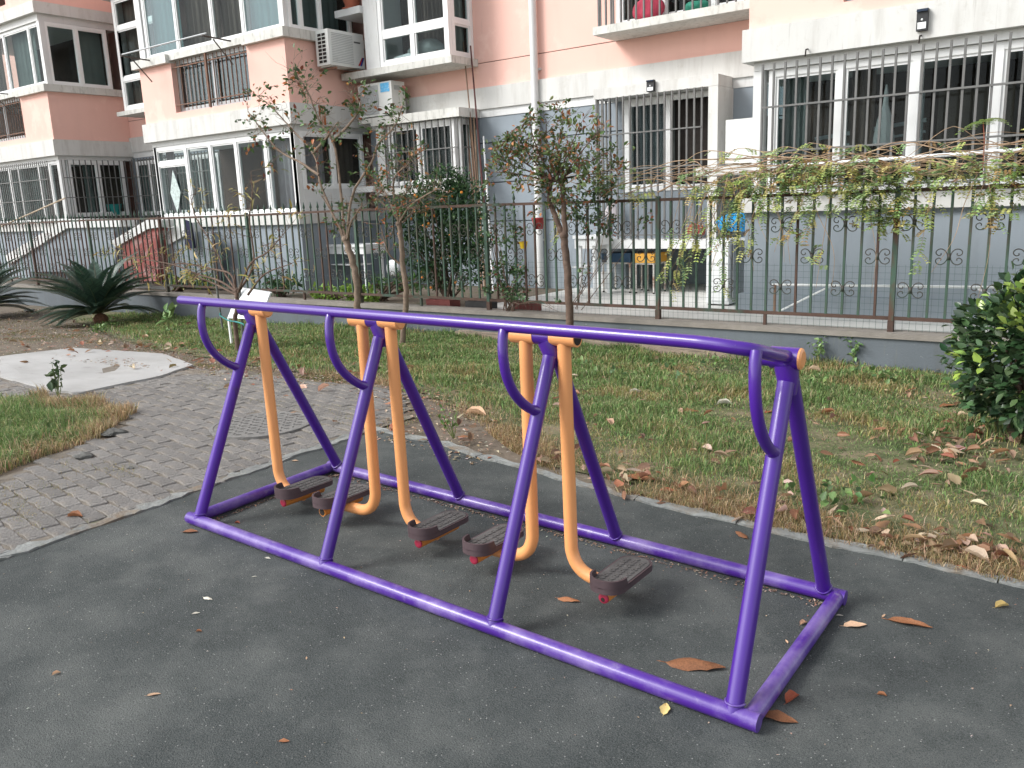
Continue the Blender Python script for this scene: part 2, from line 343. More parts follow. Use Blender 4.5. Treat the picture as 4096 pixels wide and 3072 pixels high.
# rubber pad: outline with a slightly ragged edge
poly = []
for t in np.linspace(0, 1, 60): y = -4.2+t*5.35; poly.append((PADX+wob(y, 3, .018), y))
for t in np.linspace(0, 1, 90): x = -3.2+t*6.2; poly.append((x, PADY(x)+wob(x, 1, .02)))
poly += [(3, -4.2), (0, -4.2)]
def polysheet(name, poly, mat, dz, thick=.03, parent=None):
    mb = MB(); mb.prism(poly, lambda x, y: g(x, y)+dz-thick, lambda x, y: g(x, y)+dz); return mb.build(name, mat, parent)
gx = np.linspace(-3.27, 3, 60); gy = np.linspace(-4.4, 1.0, 50)
# inside of the pad as a grid that follows the slope, the ragged rim as a strip
V = [(x, y if j < len(gy)-1 else PADY(x)+wob(x, 1, .02), 0) for j, y in enumerate(gy) for x in gx]
V = [((PADX+wob(v[1], 3, .018)) if i % 60 == 0 else v[0], v[1], 0) for i, v in enumerate(V)]
V = [(x, y, g(x, y)) for x, y, _ in V]
F = [(j*60+i, j*60+i+1, (j+1)*60+i+1, (j+1)*60+i) for j in range(49) for i in range(59)]
me = bpy.data.meshes.new('rubber_pad'); me.from_pydata(V, [], F); me.materials.append(rub); me.shade_smooth(); tag(link('rubber_pad', me), kind='structure')

# flush concrete edging stones round the pad
kb = tag(MB().box(-3.4, -3.39, -4.2, -4.19, g(-3.4, -4.2)-.05, g(-3.4, -4.2)-.03).build('pad_edging', kerbm), kind='structure')
y = -4.0
while y < 1.0:
    L = random.uniform(.22, .5); pts = []
    y1 = min(y+L, 1.05); n = 9
    for t in range(n): yy = y+(y1-y)*t/(n-1); pts.append((PADX-.005+wob(yy, 3, .018)+random.uniform(-.012, .016), yy))
    for t in range(n-1, -1, -1): yy = y+(y1-y)*t/(n-1); pts.append((PADX-.075+random.uniform(-.03, .03), yy))
    pts = pts[::-1] if False else pts
    MB().prism(pts, lambda a, b: g(a, b)-.04, lambda a, b: g(a, b)+.008+.004*math.sin(a*140+b*71)).build('edging_stone', kerbm, kb); y = y1-.004
x = -3.35
while x < 2.9:
    L = random.uniform(.3, .75); x1 = min(x+L, 3); n = 9; pts = []
    for t in range(n): xx = x+(x1-x)*t/(n-1); pts.append((xx, PADY(xx)+wob(xx, 1, .02)+random.uniform(-.012, .004)))
    for t in range(n-1, -1, -1): xx = x+(x1-x)*t/(n-1); pts.append((xx, PADY(xx)+.062+random.uniform(-.02, .02)))
    MB().prism(pts, lambda a, b: g(a, b)-.04, lambda a, b: g(a, b)+.008+.005*math.sin(a*33+b*31)).build('edging_stone', kerbm, kb); x = x1+.006

# paved path, block by block
SLAB = [onG(*q)[:2] for q in [(0, 1433), (300, 1398), (650, 1420), (776, 1466), (650, 1510), (320, 1580), (200, 1565), (0, 1510)]]
LGRASS = [onG(*q)[:2] for q in [(-60, 1600), (60, 1600), (199, 1581), (422, 1623), (524, 1665), (434, 1737), (290, 1798), (60, 1894), (-60, 1950)]]
def inpoly(x, y, P):
    c = False; j = len(P)-1
    for i in range(len(P)):
        if (P[i][1] > y) != (P[j][1] > y) and x < (P[j][0]-P[i][0])*(y-P[i][1])/(P[j][1]-P[i][1])+P[i][0]: c = not c
        j = i
    return c
def pathback(x): return 2.25-.12*abs(x+4.5)-(.75 if x > -3.9 else 0)*min(1, (x+3.9)/.6)
pv = grid_sheet('paved_path', -8.6, -3.3, -4.6, 2.4, .18, jointm, -.0025, lambda x, y: y < pathback(x)+.1 and not inpoly(x, y, LGRASS))
tag(pv, kind='structure')
ca, sa = math.cos(math.radians(-6)), math.sin(math.radians(-6)); PL, PW = .214, .097
cells = []
for r in range(-50, 34):
    for c in range(-36, 6):
        u = c*PL+(r % 2)*PL/2; v = r*PW
        X = -3.6+u*ca-v*sa; Y = 0+u*sa+v*ca
        mh = math.hypot((X+4.09), (Y-.885)) < .36
        if X < -8.4 or X > PADX-.02 or Y > pathback(X) or Y < -4.5 or inpoly(X, Y, SLAB) or inpoly(X, Y, LGRASS) or mh: continue
        half = X > PADX-.10
        if half: X -= .055*ca; Y -= .055*sa
        if X > PADX-.06: continue
        cells.append((math.hypot(X-CAM[0], Y-CAM[1]), X, Y, .5 if half else 1))
cells.sort()
def in_view(X, Y):
    d = np.array([X, Y, g(X, Y)])-CAM; zc = d@FW
    return zc > 0 and -120 < 2048+FPX*(d@RT)/zc < 2700 and 1536-FPX*(d@UP)/zc < 3120
cells = [c for c in cells if in_view(c[1], c[2])]
pmesh = []
for k in range(6):
    a, b = PL/2-.004, PW/2-.004; e = .004
    pts = []
    for (x0, y0, x1, y1) in ((-a, -b, a, -b), (a, -b, a, b), (a, b, -a, b), (-a, b, -a, -b)):
        for t in (0.06, .5, .94):
            px = x0+(x1-x0)*t; py = y0+(y1-y0)*t
            pts.append((px+random.uniform(-e, e)+(.007*math.sin(py*50) if abs(x0-x1) < .01 else 0), py+random.uniform(-e, e)+(.006*math.sin(px*29+1) if abs(y0-y1) < .01 else 0)))
    mb = MB(); n = len(pts); tops = [(p[0]*.95, p[1]*.9, .0035+random.uniform(-.0015, .0015)) for p in pts]
    mb.add([(p[0], p[1], -.03) for p in pts]+[(p[0], p[1], -.001) for p in pts]+tops, [tuple(range(2*n, 3*n))]+[(i+s*n, (i+1) % n+s*n, (i+1) % n+(s+1)*n, i+(s+1)*n) for s in (0, 1) for i in range(n)])
    pmesh.append(mb.mesh('brick', brickm))
far = MB()
for k, (d, X, Y, hs_) in enumerate(cells):
    z = g(X, Y)+random.uniform(-.003, .004); rz = math.radians(-6)+random.uniform(-.03, .03); me = pmesh[k % 6]
    rx = math.atan((g(X, Y+.1)-g(X, Y-.1))/.2)+random.uniform(-.012, .012); ry = -math.atan((g(X+.1, Y)-g(X-.1, Y))/.2)+random.uniform(-.012, .012)
    if k < 300:
        o = link('brick', me, pv); o.location = (X, Y, z); o.rotation_euler = (rx, ry, rz); o.scale = (hs_, 1, 1)
    else:
        mt = Matrix.Translation((X, Y, z)) @ Matrix.Rotation(rz, 4, 'Z') @ Matrix.Rotation(ry, 4, 'Y') @ Matrix.Rotation(rx, 4, 'X') @ Matrix.Diagonal((hs_, 1, 1, 1))
        far.add([mt @ v.co for v in me.vertices], [tuple(p.vertices) for p in me.polygons])
if far.v: tag(far.build('far_paving', brickm, pv), kind='stuff')
# pale concrete slab beside the path
sp = []
for i in range(len(SLAB)):
    a, b = SLAB[i], SLAB[(i+1) % len(SLAB)]
    for t in np.linspace(0, 1, 6)[:-1]: sp.append((a[0]+(b[0]-a[0])*t+random.uniform(-.015, .015), a[1]+(b[1]-a[1])*t+random.uniform(-.015, .015)))
if sum((sp[i][0]*sp[(i+1) % len(sp)][1]-sp[(i+1) % len(sp)][0]*sp[i][1]) for i in range(len(sp))) < 0: sp = sp[::-1]
tag(polysheet('concrete_slab', sp, concrete, .02, .06), kind='structure')
# manhole cover
mhz = g(-4.09, .885); mh = thing('manhole_cover', (-4.09, .885, mhz), 'round worn manhole cover set into the paved path behind the left end frame', 'manhole cover')
iron = M('cover_concrete', (.19, .185, .175), .2, 20, .9, .5, 90)
MB().lathe([(0, -.02), (.36, -.02), (.36, .009), (.335, .011), (.33, .007), (0, .007)], (-4.09, .885, mhz), 32).build('rim', iron, mh)
mb = MB()
for i in range(-5, 6):
    for j in range(-5, 6):
        if math.hypot(i, j) < 5.4:
            q = np.array([-4.09+i*.055, .885+j*.055, mhz+.01]); a = .7 if (i+j) % 2 else -.7; d = np.array([math.cos(a), math.sin(a), 0])*.018
            mb.bar(q-d-[0, 0, .002], q+d-[0, 0, .002], .005, .0022)
tag(mb.build('stud_pattern', iron, mh), kind='stuff')

# ------------------------------------------------------------------ low wall and patio behind it
FY, WT = 5.6, .30
lw = tag(MB().box(-26, 6, FY-.1, FY+.12, -.35, WT-.05).build('low_wall', plinthdirt), 'low blue grey rendered wall under the iron fence', 'wall')
MB().box(-26, 6, FY-.125, FY+.13, WT-.05, WT).build('coping', coping, lw)
tag(MB().box(-6.2, 6, FY+.12, 8.6, -.1, .265).build('patio', tilem), kind='structure')
tag(MB().box(-30, -6.2, FY+.12, 8.6, -.1, .235).build('garden_bed', soil), kind='structure')
# ------------------------------------------------------------------ the apartment building
YF, YW, XR = 6.8, 8.6, 1.5
bd = thing('apartment_building', (-8, 8.6, .2), 'pink and white apartment block with barred windows and bays behind the iron fence', 'building')
def BX(name, mat, x0, x1, y0, y1, z0, z1, parent=None): return MB().box(x0, x1, y0, y1, z0, z1).build(name, mat, parent or bd)
def window(ax, pos, us, z0, z1, fw=.05, dep=.06, trans={}, panes=None, skip=(), mat=None):
    mb = MB(); h = fw/2
    def bx(u0, u1, a, b, d):
        if ax == 'Y': mb.box(u0, u1, pos-d/2, pos+d/2, a, b)
        else: mb.box(pos-d/2, pos+d/2, u0, u1, a, b)
    for u in us: bx(u-h, u+h, z0, z1, dep)
    for i in range(len(us)-1):
        a, b = us[i]+h, us[i+1]-h
        bx(a, b, z0, z0+fw, dep-.008); bx(a, b, z1-fw, z1, dep-.008)
        for t in trans.get(i, ()): bx(a, b, t-h, t+h, dep-.008)
        if i not in skip and fw >= .04:     # sash inside the frame
            s = .028; d2 = dep*.55
            for zz0, zz1 in zip([z0+fw]+[t+h for t in trans.get(i, ())], [t-h for t in trans.get(i, ())]+[z1-fw]):
                bx(a, a+s, zz0, zz1, d2); bx(b-s, b, zz0, zz1, d2); bx(a+s, b-s, zz0, zz0+s, d2-.006); bx(a+s, b-s, zz1-s, zz1, d2-.006)
    o = mb.build('window', mat or upvc, bd)
    for i in range(len(us)-1):
        if i in skip: continue
        a, b = us[i]+h, us[i+1]-h; m2 = MB()
        if ax == 'Y': m2.box(a, b, pos-.003, pos+.003, z0+.02, z1-.02)
        else: m2.box(pos-.003, pos+.003, a, b, z0+.02, z1-.02)
        m2.build('pane', (panes or {}).get(i, pane), o)
    return o
def drape(win, ax, pos, u0, u1, z0, z1, mat, waves=7, amp=.02):
    n = max(12, waves*6); V = []; F = []
    for i in range(n+1):
        u = u0+(u1-u0)*i/n; d = pos+amp*math.sin(i/n*waves*2*math.pi)+amp*.4*math.sin(i*1.7)
        for z in (z0, z1): V.append((u, d, z) if ax == 'Y' else (d, u, z))
    for i in range(n): F.append((2*i, 2*i+2, 2*i+3, 2*i+1))
    o = MB().add(V, F).build('curtain', mat, win, True); return o
def grille(ax, pos, us, z0, z1, hz, mat=None, r=.009, rr=.011, ends=None):
    u0, u1 = ends or (min(us), max(us)); mb = MB(); mat = mat or barm
    P = lambda u, z, o=0: (u, pos+o, z) if ax == 'Y' else (pos+o, u, z)
    off = .012 if ax == 'X' else -.012
    mb.bar(P(u0, hz[0], off), P(u1, hz[0], off), rr*.8, rr)
    gr = mb.build('security_grille', mat, bd)
    for z in hz[1:]: MB().bar(P(u0, z, off), P(u1, z, off), rr*.8, rr).build('crossbar', mat, gr)
    for u in us: MB().bar(P(u, z0), P(u, z1), r, r).build('bar', mat, gr)
    return gr
def bay(x0, x1, ox0, ox1, gridm=None, ogrille=None):
    BX('plinth', bluegrey, x0, x1, YF, YW, .1, 1.40); BX('plinth_ledge', bluegrey, x0-.05, x1+.05, YF-.05, YW, .1, .47)
    BX('sill_band', white, x0-.06, x1+.06, YF-.07, YW, 1.40, 1.56)
    BX('moulding', whiteclean, x0+.05, x1-.05, YF+.05, YW, 2.94, 3.03); BX('beam', white, x0-.055, x1+.055, YF-.055, YW, 3.03, 3.37)
    for zb in (3.37, 6.22):
        top = zb+1.01 if zb < 4 else 7.5
        BX('wall', pink, x0, ox0, YF, YF+.16, zb, top); BX('wall', pink, ox1, x1, YF, YF+.16, zb, top); BX('wall', pink, ox0, ox1, YF, YF+.16, zb, zb+.13)
        BX('wall', pink, x1-.16, x1, YF+.16, YW, zb, top); BX('wall', pink, x0, x0+.16, YF+.16, YW, zb, top)
        BX('dark_room_back', roomgrey, x0+.17, x1-.17, YW-.25, YW-.2, zb+.001, top-.001)
    BX('slab', slabm, x0-.1, ox0, YF-.1, YW, 4.38, 4.53); BX('slab', slabm, ox1, x1+.1, YF-.1, YW, 4.38, 4.53); BX('slab', slabm, ox0, ox1, YF-.03, YW, 4.42, 4.535)
    BX('moulding', whiteclean, x0+.05, x1-.05, YF+.05, YW, 5.85, 5.99); BX('beam', white, x0-.055, x1+.055, YF-.055, YW, 5.99, 6.22)
    BX('slab', slabm, x0-.1, x1+.1, YF-.1, YW, 7.5, 7.65)
    for z0, z1 in ((1.56, 2.94), (4.535, 5.85)):
        for xx in (x0+.04, x1-.16): BX('corner_post', whiteclean, xx, xx+.12, YF+.06, YF+.18, z0, z1)
        BX('dark_room_back', room, x0+.06, x1-.06, YW-.25, YW-.2, z0+.001, z1-.001)
# main wall between and behind the bays
def wallrun(xa, xb, hole=None):
    zs = [(.1, 1.32), (1.335, 1.95), (1.965, 2.587), (2.602, 3.0)]
    for z0, z1 in zs:
        if hole and z0 < hole[3]:
            if z0 < .2:
                BX('wall_panel', bluegrey, xa, hole[0], YW, YW+.2, z0, z1); BX('wall_panel', bluegrey, hole[1], xb, YW, YW+.2, z0, z1); BX('wall_panel', bluegrey, hole[0], hole[1], YW, YW+.2, hole[3], z1); continue
        BX('wall_panel', bluegrey, xa, xb, YW, YW+.2, z0, z1)
    BX('wall_core', bluegrey, xa, xb, YW+.2, YW+.3, 1.0, 3.0)
    BX('moulding', whiteclean, xa, xb, YW-.015, YW+.25, 3.0, 3.125); BX('band', white, xa, xb, YW-.05, YW+.25, 3.125, 3.46)
    BX('wall', pink, xa, xb, YW, YW+.25, 3.46, 3.838); BX('wall', pink, xa, xb, YW, YW+.25, 3.85, 9.2); BX('wall_core', darkm, xa, xb, YW+.03, YW+.2, 3.837, 3.851)
wallrun(-10.6, -2.75, (-5.35, -3.83, .26, .905)); wallrun(-18.65, -14.85)
BX('wall', pink, -26, 4, YW+.25, YW+.4, 1.0, 9.2)
for a in ((-5.55, -3.6, 9.6, 9.7), (-5.55, -5.36, 8.8, 9.6), (-3.82, -3.6, 8.8, 9.6)): BX('cellar_wall', bluegrey, *a, .2, .95)
BX('cellar_ceiling', slabm, -5.55, -3.6, 8.8, 9.7, .905, .95); BX('cellar_floor', tilem, -5.36, -3.82, 8.6, 9.6, .15, .262)
bay(-23.2, -18.6, -22.1, -19.88); bay(-14.9, -10.59, -13.84, -11.58); bay(-2.8, XR, -1.8, .45)

# central bay: ground floor windows, door, upper windows
cw = window('Y', 6.9, [-14.80, -13.80, -13.02, -12.25, -11.42, -10.68], 1.57, 2.935, .075, .08, {0: (2.61,)})
drape(cw, 'Y', 7.05, -11.38, -10.74, 1.6, 2.9, curtain, 5); drape(cw, 'Y', 7.05, -11.75, -11.48, 1.6, 2.9, curtain, 3); drape(cw, 'Y', 7.05, -14.74, -14.45, 1.6, 2.9, curtain, 3)
mb = MB(); a = onY(*(560+480/3.456, 480+1000/3.456), 6.86)
for k in (1, .72):
    pass
mb.add([(a[0]-.17, 6.88, a[2]), (a[0], 6.88, a[2]-.42), (a[0]+.17, 6.88, a[2]), (a[0], 6.88, a[2]+.42), (a[0]-.17, 6.872, a[2]), (a[0], 6.872, a[2]-.42), (a[0]+.17, 6.872, a[2]), (a[0], 6.872, a[2]+.42)], [(3, 2, 1, 0), (4, 5, 6, 7), (0, 1, 5, 4), (1, 2, 6, 5), (2, 3, 7, 6), (3, 0, 4, 7)])
mb.build('diamond_sticker', M('sticker_silver', (.42, .5, .48), .4, 22, .4), cw)
BX('side_panel', whiteclean, -10.68, -10.62, 6.96, 8.4, 1.56, 1.98)
cs = window('X', -10.65, [7.0, 7.68, 8.38], 1.98, 2.935, .06, .07)
drape(cs, 'X', -10.8, 7.05, 7.6, 2.0, 2.9, curtain, 5); drape(cs, 'X', -10.8, 7.75, 8.3, 2.0, 2.9, curtainb, 4)
uw = window('Y', 6.92, [-14.68, -13.68, -12.60, -11.73, -10.70], 4.54, 5.845, .06, .07, panes={0: panet, 3: panet})
drape(uw, 'Y', 7.04, -14.64, -13.72, 4.56, 5.8, curtaint, 6, .012); drape(uw, 'Y', 7.1, -13.64, -12.63, 4.56, 5.8, curtainb, 7); drape(uw, 'Y', 7.1, -12.56, -11.77, 4.56, 5.8, curtainb, 6)
drape(uw, 'Y', 7.04, -11.69, -10.75, 4.56, 5.8, curtaint, 6, .012)
us = window('X', -10.65, [6.98, 7.22, 7.64, 8.32], 4.54, 5.845, .05, .07); drape(us, 'X', -10.9, 7.0, 8.3, 4.6, 5.8, curtaing, 9)
ow = window('Y', 6.93, [-13.82, -12.71, -11.6], 3.52, 4.42, .04, .05, panes={0: panet, 1: panet}, mat=greyalu)
drape(ow, 'Y', 7.3, -13.8, -11.62, 3.55, 4.4, M('stored_clutter', (.10, .115, .11), .8, 4, .9), 13, .06)
grille('Y', 6.83, list(np.linspace(-13.72, -11.70, 17)), 3.52, 4.4, (3.63, 4.29), rustbar, .006, .011, (-13.83, -11.59))
MB().bar((-12.75, 6.80, 3.5), (-12.75, 6.80, 4.42), .017, .017).build('grille_post', rustbar, bd)
# left bay
lw1 = window('Y', 6.92, [-22.9, -21.7, -20.45, -19.25, -18.72], 4.54, 5.845, .06, .07); drape(lw1, 'Y', 7.06, -20.4, -19.3, 4.56, 5.8, curtaing, 6, .012); drape(lw1, 'Y', 7.06, -22.8, -21.0, 4.56, 5.8, curtainb, 8)
lw2 = window('X', -18.68, [6.98, 7.65, 8.32], 4.54, 5.845, .06, .07); drape(lw2, 'X', -18.85, 7.72, 8.3, 4.56, 5.8, curtaing, 3, .01)
lo = window('Y', 6.93, [-22.08, -21.0, -19.9], 3.52, 4.42, .04, .05, mat=greyalu); grille('Y', 6.83, list(np.linspace(-22.0, -19.98, 18)), 3.52, 4.4, (3.63, 4.29), rustbar, .006, .011, (-22.1, -19.88))
lg = window('Y', 6.92, [-22.9, -21.9, -21.2, -20.74, -19.72, -19.2, -18.72], 1.57, 2.935, .06, .07); drape(lg, 'Y', 7.06, -22.8, -19.8, 1.6, 2.9, curtaing, 18)
grille('Y', 6.66, list(np.arange(-22.6, -18.72, .098)), 1.55, 2.93, (2.53, 2.085, 1.6, 2.9), None, .007)
ls = window('X', -18.68, [7.06, 7.73, 8.32], 1.68, 2.935, .065, .07); drape(ls, 'X', -18.9, 7.5, 7.68, 1.7, 2.9, curtaing, 3)
grille('X', -18.42, list(np.linspace(6.8, 8.4, 13)), 1.55, 2.93, (2.54, 2.11, 1.62), None, .009)
rg = window('Y', 8.5, [-18.3, -17.75, -16.8, -15.8, -15.1], 1.66, 2.9, .06, .07); BX('dark_room_back', roomgrey, -18.4, -15.0, 8.56, 8.59, 1.6, 2.95); drape(rg, 'Y', 8.54, -18.3, -15.1, 1.7, 2.9, curtaing, 14, .008)
grille('Y', 8.32, list(np.arange(-18.2, -15.0, .125)), 1.5, 2.95, (2.54, 2.11, 1.55), None, .009)
# narrow projecting window in the left recess
wl = float(onY(462, 100, 8.05)[0])
BX('slab', slabm, wl-.25, -15.0, 7.95, YW, 3.86, 3.95); BX('slab', slabm, wl-.25, -15.0, 7.95, YW, 6.30, 6.40)
nw = window('Y', 8.05, [wl+.04, wl+.92, wl+1.7], 3.95, 6.3, .09, .08, {0: (5.67, 4.62), 1: (5.67, 4.62)}); BX('dark_room_back', room, wl, -15.0, 8.45, 8.5, 3.951, 6.299)
BX('jamb', whiteclean, wl-.02, wl+.0, 8.09, YW, 3.95, 6.3); drape(nw, 'Y', 8.2, wl+.1, wl+1.6, 4.0, 6.25, curtainb, 8)
# projecting window beside the central bay, slab, pilaster
BX('slab', slabm, -10.53, -8.03, 7.93, YW, 3.80, 3.91); BX('slab', slabm, -10.53, -8.03, 7.93, YW, 5.75, 5.86); BX('slab', whiteclean, -10.55, -9.94, 7.9, YW, 4.815, 4.926)
BX('pilaster', whiteclean, -9.94, -9.62, 7.97, YW, 3.91, 5.75)
bw = window('Y', 8.02, [-9.58, -8.87, -8.14], 3.91, 5.75, .08, .08, {0: (4.42,), 1: (4.42,)}); BX('transom_rail', upvc, -9.54, -8.18, 7.985, 8.055, 4.345, 4.49)
bs = window('X', -8.14, [8.10, 8.56], 3.91, 5.75, .07, .08, {0: (4.45,)}); BX('dark_room_back', room, -9.6, -8.2, 8.53, 8.58, 3.92, 5.74)
drape(bw, 'Y', 8.4, -9.0, -8.3, 3.95, 5.7, curtainb, 8, .03); drape(bs, 'X', -8.22, 8.12, 8.5, 3.95, 5.7, curtaing, 3)
# barred window under it
BX('slab', slabm, -10.02, -8.03, 8.05, YW, 3.0, 3.14); BX('pilaster', whiteclean, -9.98, -9.78, 8.12, YW, 1.9, 3.0); BX('sill', white, -10.02, -8.03, 8.05, YW, 1.83, 1.94)
gw = window('Y', 8.2, [-9.7, -9.02, -8.28], 1.95, 2.99, .075, .08); BX('dark_room_back', roomgrey, -9.76, -8.1, 8.54, 8.585, 1.95, 2.98); window('X', -8.2, [8.26, 8.56], 1.95, 2.99, .06, .07)
drape(gw, 'Y', 8.33, -9.0, -8.85, 1.97, 2.95, curtaing, 2)
grille('Y', 8.1, list(np.arange(-9.76, -8.1, .137)), 1.9, 3.0, (2.53, 1.97), None, .009); grille('X', -8.07, [8.15, 8.28, 8.41, 8.54], 1.9, 3.0, (2.53,), None, .009)
BX('sill', whiteclean, -10.56, -10.02, 8.0, YW, 1.9, 2.0)
# barred balcony window box right of the downpipe
BX('lintel', white, -5.56, -3.69, 8.08, YW-.055, 3.0, 3.142); BX('cheek', white, -3.826, -3.692, 8.083, YW, .262, 2.998); BX('balcony_slab', whiteclean, -5.92, -3.829, 8.06, YW, .908, 1.04)
xw = window('Y', 8.42, [-5.2, -4.55, -3.87], 1.7, 2.99, .075, .08, skip=(1,)); BX('dark_room_back', darkm, -4.52, -3.83, 8.56, 8.595, 1.7, 2.99); BX('dark_room_back', roomgrey, -5.25, -4.53, 8.56, 8.595, 1.7, 2.99)  # right board's near-black colour stands in for the unlit room behind
drape(xw, 'Y', 8.5, -5.15, -4.6, 1.72, 2.95, M('curtain_dark_grey', (.14, .15, .155), .1, 3, .9), 7)
BX('parapet', bluegrey, -5.3, -3.83, 8.36, 8.5, 1.04, 1.69)
grille('Y', 8.05, [-5.497, -5.397, -5.287, -5.17, -5.07, -4.964, -4.85, -4.744, -4.636, -4.538, -4.437, -4.327, -4.219, -4.111, -4.005, -3.9], 1.045, 3.0, (2.5, 2.016, 1.1), None, .011)
grille('X', -5.52, [8.14, 8.24, 8.36, 8.48], 1.045, 3.0, (2.5, 2.016, 1.1), None, .011)
# balcony above it
BX('slab', slabm, -5.49, -2.9, 7.97, YW, 3.84, 3.945); yw = window('Y', 8.4, [-5.3, -4.62, -3.9, -3.0], 3.95, 5.6, .075, .08); BX('dark_room_back', darkm, -5.3, -3.0, 8.54, 8.59, 3.95, 5.6)  # room's darkness is put into this near-black board on the wall
drape(yw, 'Y', 8.47, -5.25, -5.05, 3.97, 5.5, curtainb, 3)
grille('Y', 8.0, list(np.arange(-5.41, -3.0, .116)), 3.95, 5.1, (5.1,), None, .011); grille('X', -5.44, [8.1, 8.25, 8.4], 3.95, 5.1, (5.1,), None, .011)
# right bay
rw = window('Y', 6.94, [-2.56, -1.82, -1.09, -.36, .4, 1.3], 1.57, 2.935, .075, .08)
drape(rw, 'Y', 7.15, -2.5, -2.25, 1.6, 2.9, curtaing, 4); drape(rw, 'Y', 7.25, -1.8, -1.55, 1.6, 2.9, curtainb, 3); BX('cupboard', M('store_cupboard', (.12, .095, .08), .2, 2, .8), -1.02, -.3, 7.75, 8.2, 1.57, 2.62)
MB().bar((-2.25, 7.5, 2.2), (-1.1, 7.6, 2.32), .02, .03).bar((-2.25, 7.5, 2.08), (-1.1, 7.6, 2.2), .012, .02).bar((-1.15, 7.6, 1.6), (-1.15, 7.6, 2.6), .02, .02).build('bed_frame', M('bed_metal', (.28, .31, .32), .1, 5, .5), bd)
BX('wardrobe', M('wardrobe_pale', (.2, .18, .16), .2, 2, .8), .0, .9, 7.7, 8.2, 1.57, 2.7)
window('X', -2.72, [7.0, 8.5], 1.57, 2.935, .06, .06)
grille('Y', 6.65, [-2.577+.1225*i for i in range(34)], 1.6, 2.97, (2.52, 2.05, 1.65), None, .0105, .012)
MB().tube([(-2.52, 6.6, 1.885), (1.4, 6.6, 1.93)], .018, 8).build('drying_pipe', plastic_w, bd)
ro = window('Y', 6.93, [-1.78, -.65, .43], 3.52, 4.42, .04, .05, mat=greyalu); grille('Y', 6.83, list(np.linspace(-1.7, .38, 17)), 3.52, 4.4, (3.63, 4.29), rustbar, .006, .011, (-1.79, .44))
# downpipe
dp = MB(); dp.tube([(-6.865, 8.51, .27), (-6.865, 8.51, 9)], .058, 14).tube([(-6.865, 8.51, 2.9), (-6.865, 8.51, 3.0)], .068, 14)
for z in (1.0, 2.2, 3.6, 5.0): dp.box(-6.94, -6.79, 8.56, 8.6, z, z+.03)
smooth_by_angle(dp.build('downpipe', whiteclean, bd))
# laundry-rail brackets under the upper windows
for x in (-14.35, -11.85, -20.2):
    MB().tube([(x, 6.7, 4.48), (x, 6.15, 4.5)], .014, 6).tube([(x, 6.7, 4.1), (x, 6.35, 4.47)], .011, 6).build('laundry_bracket', M('bracket_rusty', (.09, .075, .065), .3, 12, .7), bd)
MB().tube([(-14.4, 6.2, 4.535), (-11.8, 6.2, 4.535)], .013, 6).build('laundry_rail', greyalu, bd)
# rusty streak plate on the central bay beam
MB().box(-10.548, -10.53, 7.35, 7.5, 3.04, 3.36).build('rust_stain', M('rust_stain', (.32, .10, .03), .4, 6, .9, layers=[((.6, .56, .5), 7, .5, .6, (5, 5, .7))]), bd)
for x, z in ((-2.13, 3.05), (-1.03, 3.03)): MB().tube([(x, 6.74, z+.03), (x, 6.68, z+.02), (x, 6.66, z-.05)], .008, 6).build('hook', darkm, bd)
# ------------------------------------------------------------------ the air walker (purple frame, orange swinging arms)
aw = thing('air_walker', (-1.41, 0, g(-1.41, 0)), 'purple tube air walker exercise frame with orange swinging foot arms on the rubber pad', 'exercise machine')
PX = [-2.82, -1.88, -.94, 0.0]; W2 = .47; AX = -.045; ZSS = [1.108, 1.098, 1.083, 1.068]; AY = -.01
gp = lambda x, y: SX*x+SY*y; LO = [.04, .04, .04, .014]
RB = .03
c = [(-2.872, -W2), (.052, -W2), (.052, W2), (-2.872, W2)]
zb = lambda x, y: gp(x, y)+RB+.002
def pipe(name, pts, r, mat, parent, n=20, cap=True):
    return smooth_by_angle(MB().tube(pts, r, n, cap).build(name, mat, parent), 50)
for i in range(4):
    a, b = np.array(c[i]), np.array(c[(i+1) % 4]); d = (b-a)/np.linalg.norm(b-a)
    if i % 2 == 0: a = a-d*.03; b = b+d*.03
    pipe('base_tube', [(a[0], a[1], zb(*a)), (b[0], b[1], zb(*b))], RB if i % 2 == 0 else RB*.985, purpled, aw)
tops = []
